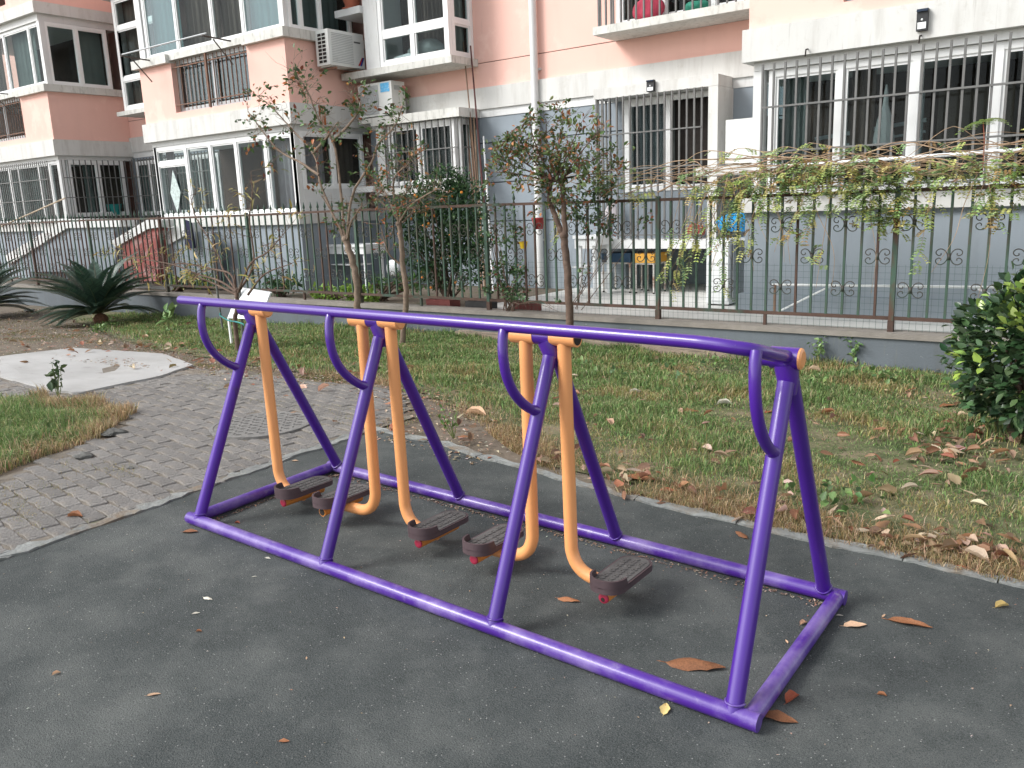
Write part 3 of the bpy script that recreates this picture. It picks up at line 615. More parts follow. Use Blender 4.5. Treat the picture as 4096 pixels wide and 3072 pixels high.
for i, x in enumerate(PX):
    ZS = ZSS[i]; ax = x+AX+(.018 if i == 3 else 0); s = 1; tops.append(ax)
    for sgn in (-1, 1):
        f = (x, sgn*W2, zb(x, sgn*W2)+.004); t = (ax+LO[i], AY+sgn*.026, ZS-.075)
        m = purpleburn if (i == 0 and sgn < 0) else purple
        dv = unit(np.array(t)-np.array(f)); wp = np.array(f)+dv*.036; e1 = unit(np.cross(dv, [1., 0, 0])); e2 = np.cross(dv, e1)
        MB().tube([wp+.030*(math.cos(a_)*e1+math.sin(a_)*e2)-dv*.012*abs(math.sin(a_-1.57))+dv*random.uniform(-.001, .001) for a_ in np.linspace(0, 2*math.pi, 26)], .0038, 6, False).build('weld_bead', purpled, aw, True)
        pipe('leg', [f, t], [.0285, .0275], m, aw)
    pipe('gusset', [(ax+LO[i]*.35, AY, ZS-.02), (ax+LO[i]*.8, AY, ZS-.065), (ax+LO[i], AY, ZS-.12)], [.040, .036, .028], purple, aw)
    half = .038
    if i == 3:
        pipe('pivot_sleeve', [(ax-.045, AY, ZS+.002), (ax+.05, AY, ZS+.002)], .037, purple, aw, 24)
        pipe('sleeve_stub', [(ax-.075, AY, ZS-.004), (ax-.045, AY, ZS-.004)], .026, purple, aw)
        MB().tube([(ax+.05, AY, ZS+.002), (ax+.056, AY, ZS+.002), (ax+.061, AY, ZS+.002)], [.0365, .035, .026], 28).build('end_cap', orange, aw)
    else:
        pipe('pivot_sleeve', [(ax-half-(.02 if i == 0 else 0), AY, ZS), (ax+half, AY, ZS)], .034, purple, aw, 24)
# hand rail carried by four curved arms
rail = [(-3.045, -.285, 1.184), (-2.4, -.285, 1.177), (-1.6, -.285, 1.169), (-.8, -.285, 1.160), (-.30, -.285, 1.154), (-.17, -.285, 1.150), (-.09, -.275, 1.142), (-.04, -.235, 1.129), (-.018, -.12, 1.098), (-.012, -.02, 1.076)]
rl = spline(rail, 6)
hr = pipe('handrail', rl, .0222, purple, aw, 20)
MB().ball((-3.045, -.285, 1.184), .0221, 16, 8, (.35, 1, 1)).build('rail_end_cap', purple, aw, True)
for i, x in enumerate(PX):
    ZS = ZSS[i]; xr = x+AX*.75 if i < 3 else -.03; yr, zr = (-.285, 1.174-.0105*(x+2.82)) if i < 3 else (-.265, 1.134)
    lx = x+(AX+.04)*.74 if i < 3 else -.01; jz = .80+gp(x, 0)*.3-(.02 if i == 3 else 0); t = (jz-.05)/(ZS-.125); jy = -W2+(W2+AY-.026)*t
    fy = (0, -.095, -.157, -.154, -.106, .012, .183, .427, .707, 1.); fz = (0, .098, .249, .388, .512, .643, .753, .86, .945, 1.)
    pts = [(xr+(lx-xr)*b_, yr+(jy-yr)*a_, zr+(jz-zr)*b_) for a_, b_ in zip(fy, fz)]
    pipe('support_arm', spline(pts, 3), .0192, purple, aw, 16)
    pipe('weld_collar', [pts[-2], (lx, jy-.01, jz+.003)], [.0195, .0235], purple, aw, 14)

def rounded(lx, ly, r0, r1, n=8):
    pts = []
    for cx, cy, a0, r in ((lx/2-r1, ly/2-r1, 0, r1), (-lx/2+r1, ly/2-r1, 90, r1), (-lx/2+r0, -ly/2+r0, 180, r0), (lx/2-r0, -ly/2+r0, 270, r0)):
        for k in range(n+1): a = math.radians(a0+90*k/n); pts.append((cx+r*math.cos(a), cy+r*math.sin(a)))
    out = []
    for i in range(len(pts)):
        a, b = np.array(pts[i]), np.array(pts[(i+1) % len(pts)]); k = max(1, int(np.linalg.norm(b-a)/.006)); out += [tuple(a+(b-a)*j/k) for j in range(k)]
    return out
def swing(i, side, pedx, pedz, swing_y=0., capped=1, collar_cap=True, hollow=False):
    ZS = ZSS[i]; ax = tops[i]; x0 = ax+side*(.038+.002); x1 = ax+side*.155; xm = ax+side*.092
    zt = pedz-.03-.028
    py = .004+swing_y
    arm = fillet([(xm, AY, ZS-.01), (xm+side*.006, swing_y*.9, zt+.0), (pedx-side*.005, py*.6, zt-.004)], .115, 9)
    sa_ = pipe('swing_arm', arm, .0275, orange, aw, 20)
    pipe('pivot_collar', [(x0, AY, ZS), (x1, AY, ZS)] if side > 0 else [(x1, AY, ZS), (x0, AY, ZS)], .0345, orange, sa_, 24, True)
    if collar_cap: MB().tube([(x1-side*.001, AY, ZS), (x1+side*.006, AY, ZS)], [.033, .026], 22).build('collar_cap', orange, sa_)
    else: MB().tube([(x1+side*.0005, AY, ZS), (x1+side*.0012, AY, ZS)], .027, 22).build('collar_hollow', darkm, sa_)
    # carrier tube under the pedal
    pipe('carrier_tube', [(pedx, py-.138, zt+.002), (pedx, py+.12, zt+.002)], .0225, orangedk, sa_, 16)
    if capped:
        MB().tube([(pedx, py-.1385, zt+.002), (pedx, py-.144, zt+.002), (pedx, py-.147, zt+.002)], [.022, .021, .014], 18).build('red_plug', redcap, sa_)
        if hollow: MB().tube([(pedx, py-.1475, zt-.002), (pedx, py-.1482, zt-.002)], .009, 12).build('plug_hole', darkm, sa_)
    else: MB().tube([(pedx, py-.1388, zt+.002), (pedx, py-.1395, zt+.002)], .0185, 18).build('tube_hollow', darkm, sa_)
    # pedal: slab with a raised rim round the heel end
    out = rounded(.148, .335, .066, .058); n = len(out)
    P = lambda q: (pedx+q[0], py+q[1]); zb_, zt_ = pedz-.028, pedz-.004
    mb = MB(); mb.prism([P(q) for q in out], zb_, zt_)
    inner = [(q[0]*.90, q[1]*.955) for q in out]
    rimh = [pedz+.03*sstep(-.078, -.09, q[1])-.003 for q in out]
    V = [(*P(q), zt_-.002) for q in out]+[(*P(q), h) for q, h in zip(out, rimh)]+[(*P(q), h) for q, h in zip(inner, rimh)]+[(*P(q), zt_-.002) for q in inner]
    mb.add(V, [(a+s*n, (a+1) % n+s*n, (a+1) % n+(s+1)*n, a+(s+1)*n) for s in range(3) for a in range(n)])
    smooth_by_angle(mb.build('pedal', pedalm, sa_), 35)
    tr = MB(); tr.prism([P((q[0]*.87, q[1]*.94)) for q in out], zt_+.0005, zt_+.003)
    for r in range(-5, 6):
        for k in range(-1, 2):
            cx, cy = k*.036+(0), r*.0255+(.012 if k % 2 else 0)
            if abs(cy) > .13: continue
            a = .014; w_ = .0095
            hexa = [(a, 0), (a*.5, w_), (-a*.5, w_), (-a, 0), (-a*.5, -w_), (a*.5, -w_)]
            tr.prism([P((cx+h[0], cy+h[1])) for h in hexa], zt_+.0031, zt_+.0065)
    tag(tr.build('tread', treadm, sa_), kind='stuff')
    hl = MB()
    for r in range(-4, 5):
        for k in (-1, 0, 1):
            cx, cy = k*.036, r*.0255+(.012 if k % 2 else 0)
            if abs(cy) > .125 or (r+k) % 2: continue
            hl.prism([P((cx+.0035*math.cos(t*1.047), cy+.0035*math.sin(t*1.047))) for t in range(6)], zt_+.0066, zt_+.007)
    tag(hl.build('tread_holes', darkm, sa_), kind='stuff')
swing(0, 1, -2.57, .185, .0, 1); swing(1, -1, -2.273, .19, .0, 0); swing(1, 1, -1.623, .168, 0, 1); swing(2, -1, -1.30, .165, 0, 1); swing(2, 1, -.657, .155, 0, 1, False, True)
# swept grit along the inner side of the back and left base tubes
V = []; n = 900
t = RNG.uniform(0, 1, n); gx_ = np.where(RNG.uniform(size=n) < .75, -2.85+t*2.9, -2.83+RNG.exponential(.012, n)); gy_ = np.where(gx_ > -2.81, W2-.035-RNG.exponential(.014, n), -W2+t*.92)
P_ = np.c_[gx_, gy_, [gp(a, b)+.004 for a, b in zip(gx_, gy_)]]
V, F, C = leaf_arrays(P_, unit(np.c_[RNG.normal(size=(n, 2)), .15*RNG.normal(size=n)]), np.tile([0, 0, 1.], (n, 1)), RNG.uniform(.006, .02, n), RNG.uniform(.004, .009, n), palette(n, [(.34, .25, .18), (.2, .15, .11), (.5, .42, .34), (.36, .2, .13)]))
tag(fastmesh('swept_grit', V, F, leafm, C), 'fine brown grit and leaf crumbs swept against the base tubes', 'grit', kind='stuff')
# ------------------------------------------------------------------ iron fence on the low wall
fe = thing('iron_fence', (-8, FY, WT), 'green and rusty iron picket fence with scroll ornaments along the low wall', 'fence')
posts = [1.48, -.911, -3.304, -5.66, -7.98, -10.42, -12.87, -15.32, -17.72, -20.1]
for k, x in enumerate(posts):
    m = frust if k in (6, 8) else fgreen
    MB().box(x-.022, x+.022, FY-.022, FY+.022, WT, 1.62).build('post', m, fe)
    MB().box(x-.026, x+.026, FY-.026, FY+.026, WT-.001, .405).build('post_foot', frust, fe)
zt = lambda x: 1.59+.01*math.sin(x*.7); z_b = .425
for a, b in zip(posts[:-1], posts[1:]):
    m = frust if b > -5 or b < -12 else fgreen
    MB().bar((a-.023, FY, zt(a)), (b+.023, FY, zt(b)), .016, .017).build('top_rail', frust if b < -3.5 or b > -4 else m, fe)
    MB().bar((a-.023, FY, z_b), (b+.023, FY, z_b), .016, .017).build('bottom_rail', frust, fe)
mb = MB()
for sx_ in (-1, 1):
    for sz_ in (-1, 1):
        pts = [(sx_*a*.00104, 0, sz_*b*.00104) for a, b in ((11, 0), (18, 30), (40, 58), (72, 66), (98, 50), (100, 26), (80, 11), (62, 18), (64, 32))]
        mb.tube(spline(pts, 3), .0048, 5)
mb.box(-.013, .013, -.008, .008, -.03, .03)
scm = mb.mesh('scroll_ornament', M('scroll_iron', (.06, .055, .045), .3, 12, .6, layers=[((.035, .07, .05), 5, .5, .65, None)]), True)
pk = [MB().box(-.0105, .0105, -.0105, .0105, .43, 1.585).mesh('picket', m_) for m_ in (fgreen, frust)]
fin = MB().lathe([(.003, 0), (.016, .012), (.007, .03), (.02, .055), (.012, .09), (.001, .14)], (0, 0, 0), 7).mesh('finial', fgreen, True)
idx = 0
for a, b in zip(posts[:-1], posts[1:]):
    n = 15
    for i in range(1, n+1):
        x = a+(b-a)*i/(n+1)
        far_rust = 1 if (x < -13 and random.random() < .6) or random.random() < .12 else 0
        o = link('picket', pk[far_rust], fe); o.location = (x+8, 0, -WT); o.rotation_euler = (0, random.uniform(-.004, .004), 0)
        if i == 8: MB().box(x-.014, x+.014, FY-.014, FY+.014, WT, .41).build('post_foot', frust, fe)
        zs = (1.297, .69) if i % 4 == 3 else ((.995,) if i % 4 == 1 else ())
        for z in zs:
            s = link('scroll_ornament', scm, fe); s.location = (x+8, -.004, z-WT)
        if x < -6.2 or (x < -5 and i % 2):
            f = link('finial', fin, fe); f.location = (x+8, 0, 1.605-WT)
mb = MB()
for x in np.arange(-5.4, 1.4, .058): mb.tube([(x, FY+.028, .3), (x+.006*math.sin(x*31), FY+.03, .45), (x, FY+.028, .92)], .0013, 3, False)
for z in np.arange(.32, .93, .058): mb.tube([(-5.4, FY+.029, z), (1.4, FY+.029, z)], .0013, 3, False)
tag(mb.build('wire_mesh', M('wire_green', (.05, .1, .075), .2, 9, .5), fe), kind='stuff')
# ------------------------------------------------------------------ plants
def limb(mb, pts, r0, r1, n=7, k=5):
    p = spline(pts, k) if len(pts) > 2 else [np.asarray(q, float) for q in pts]
    m = len(p); p = [q+np.array([random.gauss(0, 1), random.gauss(0, 1), random.gauss(0, .5)])*r0*.12 for q in p]
    mb.tube(p, [r0+(r1-r0)*i/(m-1) for i in range(m)], n); return p
def twig(mb, base, d, L, r, depth, tips, kids=3, up=.25, spread=.75):
    d = d/np.linalg.norm(d); p = [np.asarray(base, float)]; q = d.copy()
    for i in range(3):
        q = q+np.array([random.gauss(0, .16), random.gauss(0, .16), random.gauss(0, .12)+up*.12]); q /= np.linalg.norm(q); p.append(p[-1]+q*L/3)
    mb.tube(p, [r, r*.8, r*.62, r*.45], 5 if r > .004 else 4, False)
    tips.append((p[-1], q)); tips.append((p[2], q))
    if depth > 0:
        for _ in range(kids):
            t = random.choice((1, 2, 3)); dd = q+np.array([random.gauss(0, spread), random.gauss(0, spread), random.gauss(0, spread*.7)+up*.3])
            twig(mb, p[t], dd, L*random.uniform(.5, .8), r*.6, depth-1, tips, kids, up, spread)
def tree(name, label, Y, trunk, limbs, tw, leafsize, cols, wts, per, r, mat=bark, cat='tree', group=None, aspect=.5, lm=None, up=.25, kids=3, depth=2, droop=.2, fork=0):
    """trunk, limbs: photograph points on the plane Y (limbs lean in depth); tw = (twig length, radius)"""
    tp = [onY(*q, Y) for q in trunk]; base = tp[0].copy(); base[2] = g(base[0], Y)-.03; tp[0] = base
    root = thing(name, base, label, cat, group or 'young trees on the lawn'); mb = MB(); limb(mb, tp, r[0], r[1], 10)
    mb.ball(tp[-1], r[1]*1.25, 8, 6)
    smooth_by_angle(mb.build('trunk', mat, root), 60)
    bm = MB(); tips = []
    for li, L in enumerate(limbs):
        rl_ = fork if li < 2 and fork else r[2]; dy = 0 if li < 2 and fork else random.uniform(-.45, .45); n = len(L)
        pts = [onY(*q, Y) for q in L]; pts = [p_+(p_-CAM)*(dy*(i/(n-1))/(Y-CAM[1])) for i, p_ in enumerate(pts)]
        p = limb(bm, pts, rl_, rl_*(.55 if rl_ != r[2] else .3), 8 if rl_ > .02 else 6)
        for i in range(len(p)):
            if i < len(p)*.35: continue
            for _ in range(tw[2]):
                d = np.array([random.gauss(0, 1), random.gauss(0, 1), random.gauss(.25, .8)])
                twig(bm, p[i], d, tw[0]*random.uniform(.5, 1.2), tw[1], depth, tips, kids, up)
        tips.append((p[-1], p[-1]-p[-2]))
    bm.build('branches', mat, root)
    T = np.array([t[0] for t in tips]); D = np.array([t[1] for t in tips]); sel = np.repeat(RNG.integers(0, len(T), int(len(T)*per/3.2)), 4)
    P = T[sel]+RNG.normal(0, leafsize*.45, (len(sel), 3))
    leafy('leaves', P, leafsize, lm or leafm, cols, wts, root, .1, aspect, droop, D[sel])
    return root, T
cB = lambda a, b: (900+a/1.8436, b/1.8436); cC = lambda a, b: (1900+a/1.8436, b/1.8436); cD = lambda a, b: (2900+a/1.8436, b/1.8436)
cE = lambda a, b: (a/1.8436, 750+b/1.8436); cF = lambda a, b: (1000+a/1.952, 650+b/1.952); cG = lambda a, b: (2000+a/1.952, 650+b/1.952); cH = lambda a, b: (2996+a/1.952, 650+b/1.952)
GR = [(.07, .13, .045), (.10, .165, .06), (.05, .095, .04), (.44, .19, .07), (.32, .12, .07)]
# tall slim tree with forked limbs
tree('young_tree', 'tall slim bare tree with forked limbs and a few green and orange leaves', 5.05,
     [(1436, 1370), (1430, 1220), cF(830, 900), cF(790, 740), cF(745, 600)],
     [[cF(745, 610), cB(840, 1290), cB(800, 1060), cB(700, 900), cB(620, 700), cB(560, 600), cB(500, 520)],
      [cF(735, 610), cB(720, 1400), cB(690, 1290), cB(650, 1130), cB(500, 960), cB(340, 790), cB(220, 690)],
      [cB(690, 1290), cB(560, 1200), cB(400, 1110), cB(250, 930), cB(170, 820)],
      [cF(755, 600), cB(940, 1440), cB(1080, 1200), cB(1130, 1060), cB(1250, 930), cB(1310, 780)],
      [cB(790, 1050), cB(930, 900), cB(1000, 780), cB(960, 700)],
      [cB(650, 1130), cB(760, 1000), cB(830, 900)], [cF(760, 600), cF(790, 470), cF(880, 320)], [cF(740, 600), cF(690, 480), cF(560, 260)]],
     (.24, .0034, 2), .068, GR[:3]+[(.38, .15, .05), (.2, .06, .04)], (4, 4, 3, 2, 1), .6, (.047, .042, .019), kids=2, depth=1, aspect=.6)
tree('young_tree', 'thin crooked tree with a knobbly fork and reddish sparse leaves', 4.75,
     [cF(1190, 1480), cF(1215, 1180), cF(1215, 960), cF(1190, 800), cF(1180, 600), cF(1160, 480)],
     [[cF(1165, 480), cF(1120, 230), cF(1140, 100), cF(1235, 10), cB(1360, 1150)], [cF(1175, 450), cF(1250, 340), cF(1380, 250), cF(1480, 200)], [cF(1160, 450), cF(1030, 310), cF(930, 260)],
      [cF(1150, 440), cF(1060, 240), cF(1000, 120)], [cF(1190, 470), cF(1260, 400), cF(1330, 380)], [cF(1165, 790), cF(1080, 700), cF(1000, 420)], [cF(1170, 480), cF(1190, 300), cF(1250, 180)]],
     (.22, .0030, 2), .055, GR, (4, 4, 3, 2, 2), .55, (.036, .03, .015), kids=3, depth=1)
tree('young_tree', 'bushy topped small tree with a twin fork and olive orange leaves', 5.0,
     [(2270, 1390), cG(545, 1250), cG(532, 950), cG(512, 700), cG(500, 570)],
     [[cG(495, 580), cG(440, 440), cG(385, 300), cG(400, 170), cC(620, 1250)], [cG(510, 560), cG(500, 380), cG(490, 200), cC(640, 1200)]]
     + [[cC(560+random.uniform(-60, 90), 1340), cC(560+400*math.cos(a)*.6, 1260-260*math.sin(a)*.55), cC(560+430*math.cos(a), 1210-330*math.sin(a))] for a in np.radians([-12, 15, 40, 60, 78, 95, 112, 130, 150, 170, 190])],
     (.2, .0030, 2), .06, [(.13, .19, .07), (.17, .23, .095), (.08, .13, .05), (.42, .18, .08), (.32, .13, .07)], (4, 4, 3, 2, 1.5), 1.15, (.046, .04, .012), barkd, kids=3, depth=1, aspect=.48, fork=.032)
# small staked tree with hanging yellow leaves
ta, tt = tree('young_tree', 'low spreading leafless tree with a few hanging yellow leaves tied to stakes', 3.1,
     [cE(1748, 1150), cE(1735, 1000), cE(1750, 880), cE(1745, 760)],
     [[cE(1745, 770), cE(1620, 690), cE(1460, 640), cE(1280, 570), cE(1000, 520), cE(800, 480)], [cE(1750, 780), cE(1850, 560), cE(1980, 470), cE(2100, 330)], [cE(1750, 770), cE(1650, 620), cE(1600, 480), cE(1450, 230), cE(1400, 60)],
      [cE(1830, 790), cE(1950, 640), cE(2150, 560)], [cE(1740, 760), cE(1700, 640), cE(1560, 600), cE(1330, 560), cE(1180, 600), cE(1060, 560)], [cE(1760, 770), cE(1870, 560), cE(1840, 250), cE(1860, 40), cE(1850, -120)], [cE(1740, 790), cE(1560, 700), cE(1430, 660), cE(1350, 700)]],
     (.22, .0036, 1), .1, [(.46, .38, .14), (.5, .42, .2), (.28, .26, .08), (.36, .26, .12)], (3, 2, 2, 1), .42, (.028, .022, .014), barkd, kids=2, depth=1, aspect=.2, droop=.6, up=.1)
for k, (a, b) in enumerate([(cE(1560, 460), cE(1645, 1070)), (cE(1755, 600), cE(1797, 1175))]):
    q = onG(*b); top = onY(*a, q[1]); tag(MB().tube([q-np.array([0, 0, .05]), top], .016, 8).build('tree_stake', M('stake_grey', (.16, .165, .155), .3, 9, .8)), ('grey stake left of the staked young tree', 'grey stake close beside the trunk of the staked young tree')[k], 'stake', 'stakes of the young tree')
p0, p1, p2 = onY(*cE(1625, 945), 3.0), onY(*cE(1740, 990), 3.02), onY(*cE(1790, 1005), 3.0)
tag(MB().tube(spline([p0+[0, 0, .03], p0, (p0+p1)/2+[0, 0, -.02], p1, p2, p2+[.02, 0, -.02]], 5), .008, 6).build('tie_cord', M('teal_cord', (.05, .25, .24), .3, 30, .8)), 'teal cord tying the young tree to its stakes', 'cord')

# citrus bush with orange fruit behind the fence
def bush(name, label, centers, n, size, cols, wts, cat='bush', lm=None, aspect=.5, stems=12, base=None, r=.02, up=.3):
    cs = [(onY(*c_[0], c_[1]), c_[2]) for c_ in centers]; b = base if base is not None else cs[0][0]*[1, 1, 0]+[0, 0, .24]
    root = thing(name, b, label, cat, {'yard_plant': 'plants in the yard behind the fence', 'climbing_plant': 'climbers on the fence'}.get(name)); mb = MB()
    for _ in range(stems):
        c_, rr = random.choice(cs); e = c_+rr*.75*np.array([random.gauss(0, .6), random.gauss(0, .6), random.gauss(.1, .5)])
        m_ = (np.asarray(b)+e)/2+np.array([random.gauss(0, .06), random.gauss(0, .06), .06]); limb(mb, [np.asarray(b)+[random.gauss(0, .05), random.gauss(0, .05), 0], m_, e], r, r*.3, 6, 4)
    mb.build('stems', barkd, root)
    P = []; O = []
    wv = np.array([c_[1]**2 for c_ in cs]); wv /= wv.sum()
    cl = []
    for _ in range(int(n/14)):
        k = RNG.choice(len(cs), p=wv); d = unit(RNG.normal(size=3)); rr = cs[k][1]*RNG.uniform(.45, 1.02)
        cl.append((cs[k][0]+d*rr*np.array([1, .8, .95]), d))
    for c_, d in cl:
        m_ = 14; P.append(c_+RNG.normal(0, size*.75, (m_, 3))); O.append(np.tile(d*.8, (m_, 1)))
    P = np.concatenate(P); O = np.concatenate(O); k = P[:, 2] > b[2]+.02
    leafy('leaves', P[k], size, lm or leafm, cols, wts, root, up, aspect, .2, O[k]); return root, cs
DKG = [(.035, .08, .038), (.055, .12, .05), (.08, .155, .06), (.025, .06, .03)]
ct, cs = bush('citrus_bush', 'dense dark green citrus bush with small orange fruit behind the fence', [(cF(1500, 280), 6.15, .42), (cF(1300, 330), 6.1, .32), (cF(1650, 420), 6.2, .36), (cF(1450, 560), 6.15, .42), (cF(1620, 640), 6.2, .3), (cF(1380, 760), 6.1, .3), (cF(1560, 160), 6.25, .24), (cF(1250, 480), 6.1, .22), (cF(1750, 560), 6.15, .3), (cF(1720, 300), 6.2, .26), (cF(1700, 820), 6.1, .28), (cF(1480, 860), 6.1, .26)], 7600, .062, DKG+[(.07, .14, .05)], (3, 4, 3, 3, 2))
frm = M('citrus_fruit', (.75, .26, .03), .15, 20, .45)
fm = MB().ball((0, 0, 0), .019, 8, 6).mesh('fruit', frm, True)
for k in range(26):
    c_, rr = random.choice(cs); d = unit(np.array([random.gauss(0, 1), -abs(random.gauss(0, 1))-.5, random.gauss(0, .8)])); o = link('fruit', fm, ct); o.location = Vector(c_+d*rr*.98)-ct.location
# yard plants seen through the pickets
bush('yard_plant', 'leafy low plant growing behind the fence beside the wash basin', [(cF(230, 930), 6.2, .16), (cF(330, 960), 6.2, .15), (cF(150, 940), 6.2, .12)], 420, .07, [(.05, .12, .05), (.08, .16, .07)], None, 'plant')
bush('yard_plant', 'bright green lettuce row behind the bottom rail of the fence', [(cF(560+80*i, 1040), 5.95, .09) for i in range(6)], 620, .07, [(.20, .36, .06), (.28, .42, .08)], None, 'plant', aspect=.8)
bush('yard_plant', 'pale green weeds behind the fence below the citrus bush', [(cF(1000+70*i, 930+random.uniform(-30, 30)), 6.3, .12) for i in range(7)], 620, .05, [(.12, .24, .06), (.07, .15, .05)], None, 'plant')
bush('yard_plant', 'yellow green plants behind the fence near the red brick steps', [(cE(1290+70*i, 690), 5.95, .08) for i in range(5)], 360, .06, [(.32, .38, .07), (.2, .28, .06)], None, 'plant', aspect=.7)
bush('climbing_plant', 'loose climbing plant with small round leaves twined in the fence left of the yellow cup', [(cG(60, 560), 5.62, .2), (cG(-80, 500), 5.62, .2), (cG(30, 820), 5.6, .2), (cG(100, 960), 5.6, .16), (cG(-60, 960), 5.6, .16), (cG(-150, 330), 5.6, .2), (cG(60, 400), 5.58, .16), (cG(150, 900), 5.55, .15)], 900, .045, [(.09, .16, .07), (.13, .21, .1), (.06, .11, .05), (.3, .11, .06)], (4, 3, 3, 1), 'plant', aspect=.75, stems=16, r=.008)
bush('climbing_plant', 'trailing leafy plant hanging over the coping left of the bushy topped tree', [(cG(130, 1130), 5.42, .14), (cG(220, 1160), 5.42, .12), (cG(60, 1180), 5.42, .1), (cG(460, 1150), 5.42, .1), (cG(470, 1230), 5.42, .09)], 420, .05, [(.11, .2, .09), (.08, .14, .06)], None, 'plant', aspect=.8, stems=8, r=.006, base=onY(*cG(200, 1100), 5.45))
bush('climbing_plant', 'leafy climber on the fence behind the bushy topped tree', [(cG(700, 430), 5.56, .2), (cG(620, 330), 5.55, .2), (cG(820, 470), 5.56, .16), (cG(760, 200), 5.6, .2), (cG(900, 230), 5.6, .14), (cG(1120, 450), 5.55, .08), (cG(640, 880), 5.5, .07)], 800, .05, [(.10, .17, .08), (.14, .22, .1), (.06, .1, .05), (.34, .12, .06)], (4, 3, 3, 1), 'plant', aspect=.6, stems=6, r=.005, base=onY(*cG(600, 1150), 5.5))

# climbing vine over the right half of the fence
vb = np.array([-2.2, FY-.15, g(-2.2, FY-.15)]); vn = thing('climbing_vine', vb, 'tangled climbing vine with tan stems and yellowing pinnate leaves over the fence top', 'vine')
mb = MB(); P = []; O = []
def topz(x): return 1.66+.07*math.sin(x*2.3)+(.1 if x > -2.6 else 0)
for k in range(74):
    x = random.uniform(-5.0, 1.2) if k < 24 else random.uniform(-2.9, 1.3); L = random.uniform(.7, 2.0); s = random.choice((-1, 1)); pts = []
    z0 = topz(x)+random.uniform(-.06, .16); y0 = FY+random.gauss(0, .1)
    for i in range(6):
        t = i/5; pts.append((x+s*L*t+random.gauss(0, .04), y0+random.gauss(0, .05), z0+.16*math.sin(t*3.0)*random.uniform(.3, 1.3)-.1*t+random.gauss(0, .03)))
    p = limb(mb, pts, random.choice((.003, .004, .005, .009)), .0022, 5, 4)
    if random.random() < .4:
        for q in p[4:]:
            if q[0] > -3.0 and random.random() < .8 or random.random() < .2: P.append(q); O.append((random.gauss(0, .6), -.5, -.25))
for k in range(46):      # hanging stems
    x = random.choice((random.uniform(-3.2, -1.6), random.uniform(-4.6, 1.1), random.uniform(-2.8, -2.0))); y0 = FY-random.uniform(.03, .12); z0 = topz(x)-.02; L = random.uniform(.25, 1.15); s = random.gauss(-.1, .25)
    pts = [(x, y0, z0), (x+s*.2, y0-.05, z0-L*.3), (x+s*.5+random.gauss(0, .04), y0-.06, z0-L*.65), (x+s*.8, y0-.05, max(.18, z0-L))]
    p = limb(mb, pts, random.uniform(.0025, .005), .0018, 5, 5)
    if random.random() < .4:
        for q in p[6:]: P.append(q); O.append((random.gauss(0, .5), -.5, -.5))
mb.build('stems', vinestem, vn, True)
clumps = [(-2.35, 1.72, .18, 60), (-1.9, 1.74, .2, 90), (-1.45, 1.72, .24, 130), (-1.1, 1.55, .22, 120), (-1.0, 1.35, .16, 80), (-.95, 1.72, .22, 90), (-.5, 1.70, .2, 70), (0, 1.72, .22, 90), (.4, 1.68, .25, 90), (-2.7, 1.68, .14, 35), (-3.5, 1.66, .12, 25), (-.1, 1.45, .14, 30), (-1.75, 1.42, .12, 34), (-1.85, 1.22, .1, 16), (.1, 1.95, .07, 10), (-1.55, 1.05, .1, 10), (-.75, 1.4, .1, 16)]
for x, z, r_, n in clumps:
    for _ in range(int(n*.85)): P.append((x+random.gauss(0, r_*.8), FY-.05+random.gauss(0, .09), z+random.gauss(0, r_*.42))); O.append((random.gauss(0, .7), -.6, random.gauss(-.15, .4)))
# each point carries one pinnate leaf: a rachis with leaflet pairs
P = np.array(P); O = unit(np.array(O)); n = len(P); V_, F_, C_ = [], [], []
lc = 1.1*palette(n, [(.34, .38, .12), (.22, .31, .11), (.44, .42, .15), (.16, .24, .10), (.30, .2, .08), (.28, .38, .17)], (4, 4, 3, 3, 2, 2)); off = 0
for i in range(n):
    d = O[i]; s = unit(np.cross(d, [0, 0, 1.]))
    LL = random.uniform(.06, .13); m_ = 5; t = np.repeat(np.arange(1, m_+1)/m_, 2); sg = np.tile([1, -1], m_)
    base = P[i]+d*(t*LL)[:, None]+np.array([0, 0, -1.])*(t*t*LL*.35)[:, None]
    v, f, c_ = leaf_arrays(base, s*sg[:, None]+d*.35, np.tile([0, -.35, 1.], (len(t), 1))+RNG.normal(0, .25, (len(t), 3)), .036*random.uniform(.8, 1.25), .021, np.tile(lc[i], (len(t), 1)))
    V_.append(v); F_.append(f+off); C_.append(c_); off += len(v)
fastmesh('leaves', np.concatenate(V_), np.concatenate(F_), leafm, np.concatenate(C_), vn)
# pale shoot standing above the vine at the right
sh = onY(*cD(1900, 1250), 5.75); mb = MB(); tpz = onY(*cD(1905, 900), 5.75); limb(mb, [sh, (sh+tpz)/2+[.01, 0, 0], tpz], .006, .004)
so = thing('vine_shoot', sh, 'upright red stemmed shoot with pale fern like leaves above the vine', 'plant'); mb.build('stem', M('red_stem', (.3, .09, .06), .2, 9, .6), so)
V_, F_, C_ = [], [], []; off = 0
for k in range(9):
    a = k*.7; d = np.array([math.cos(a), math.sin(a)*.8, .25+.2*math.sin(k)]); s = unit(np.cross(d, [0, 0, 1.])); t = np.repeat(np.arange(1, 9)/8, 2); sg = np.tile([1, -1], 8); LL = .2
    base = tpz+d*(t*LL)[:, None]+np.array([0, 0, -1.])*(t*t*LL*.5)[:, None]
    v, f, c_ = leaf_arrays(base, s*sg[:, None]+d*.3, np.tile([0, 0, 1.], (16, 1)), .045, .018, palette(16, [(.25, .36, .09), (.3, .42, .12)])); V_.append(v); F_.append(f+off); C_.append(c_); off += len(v)
fastmesh('leaves', np.concatenate(V_), np.concatenate(F_), leafm, np.concatenate(C_), so)

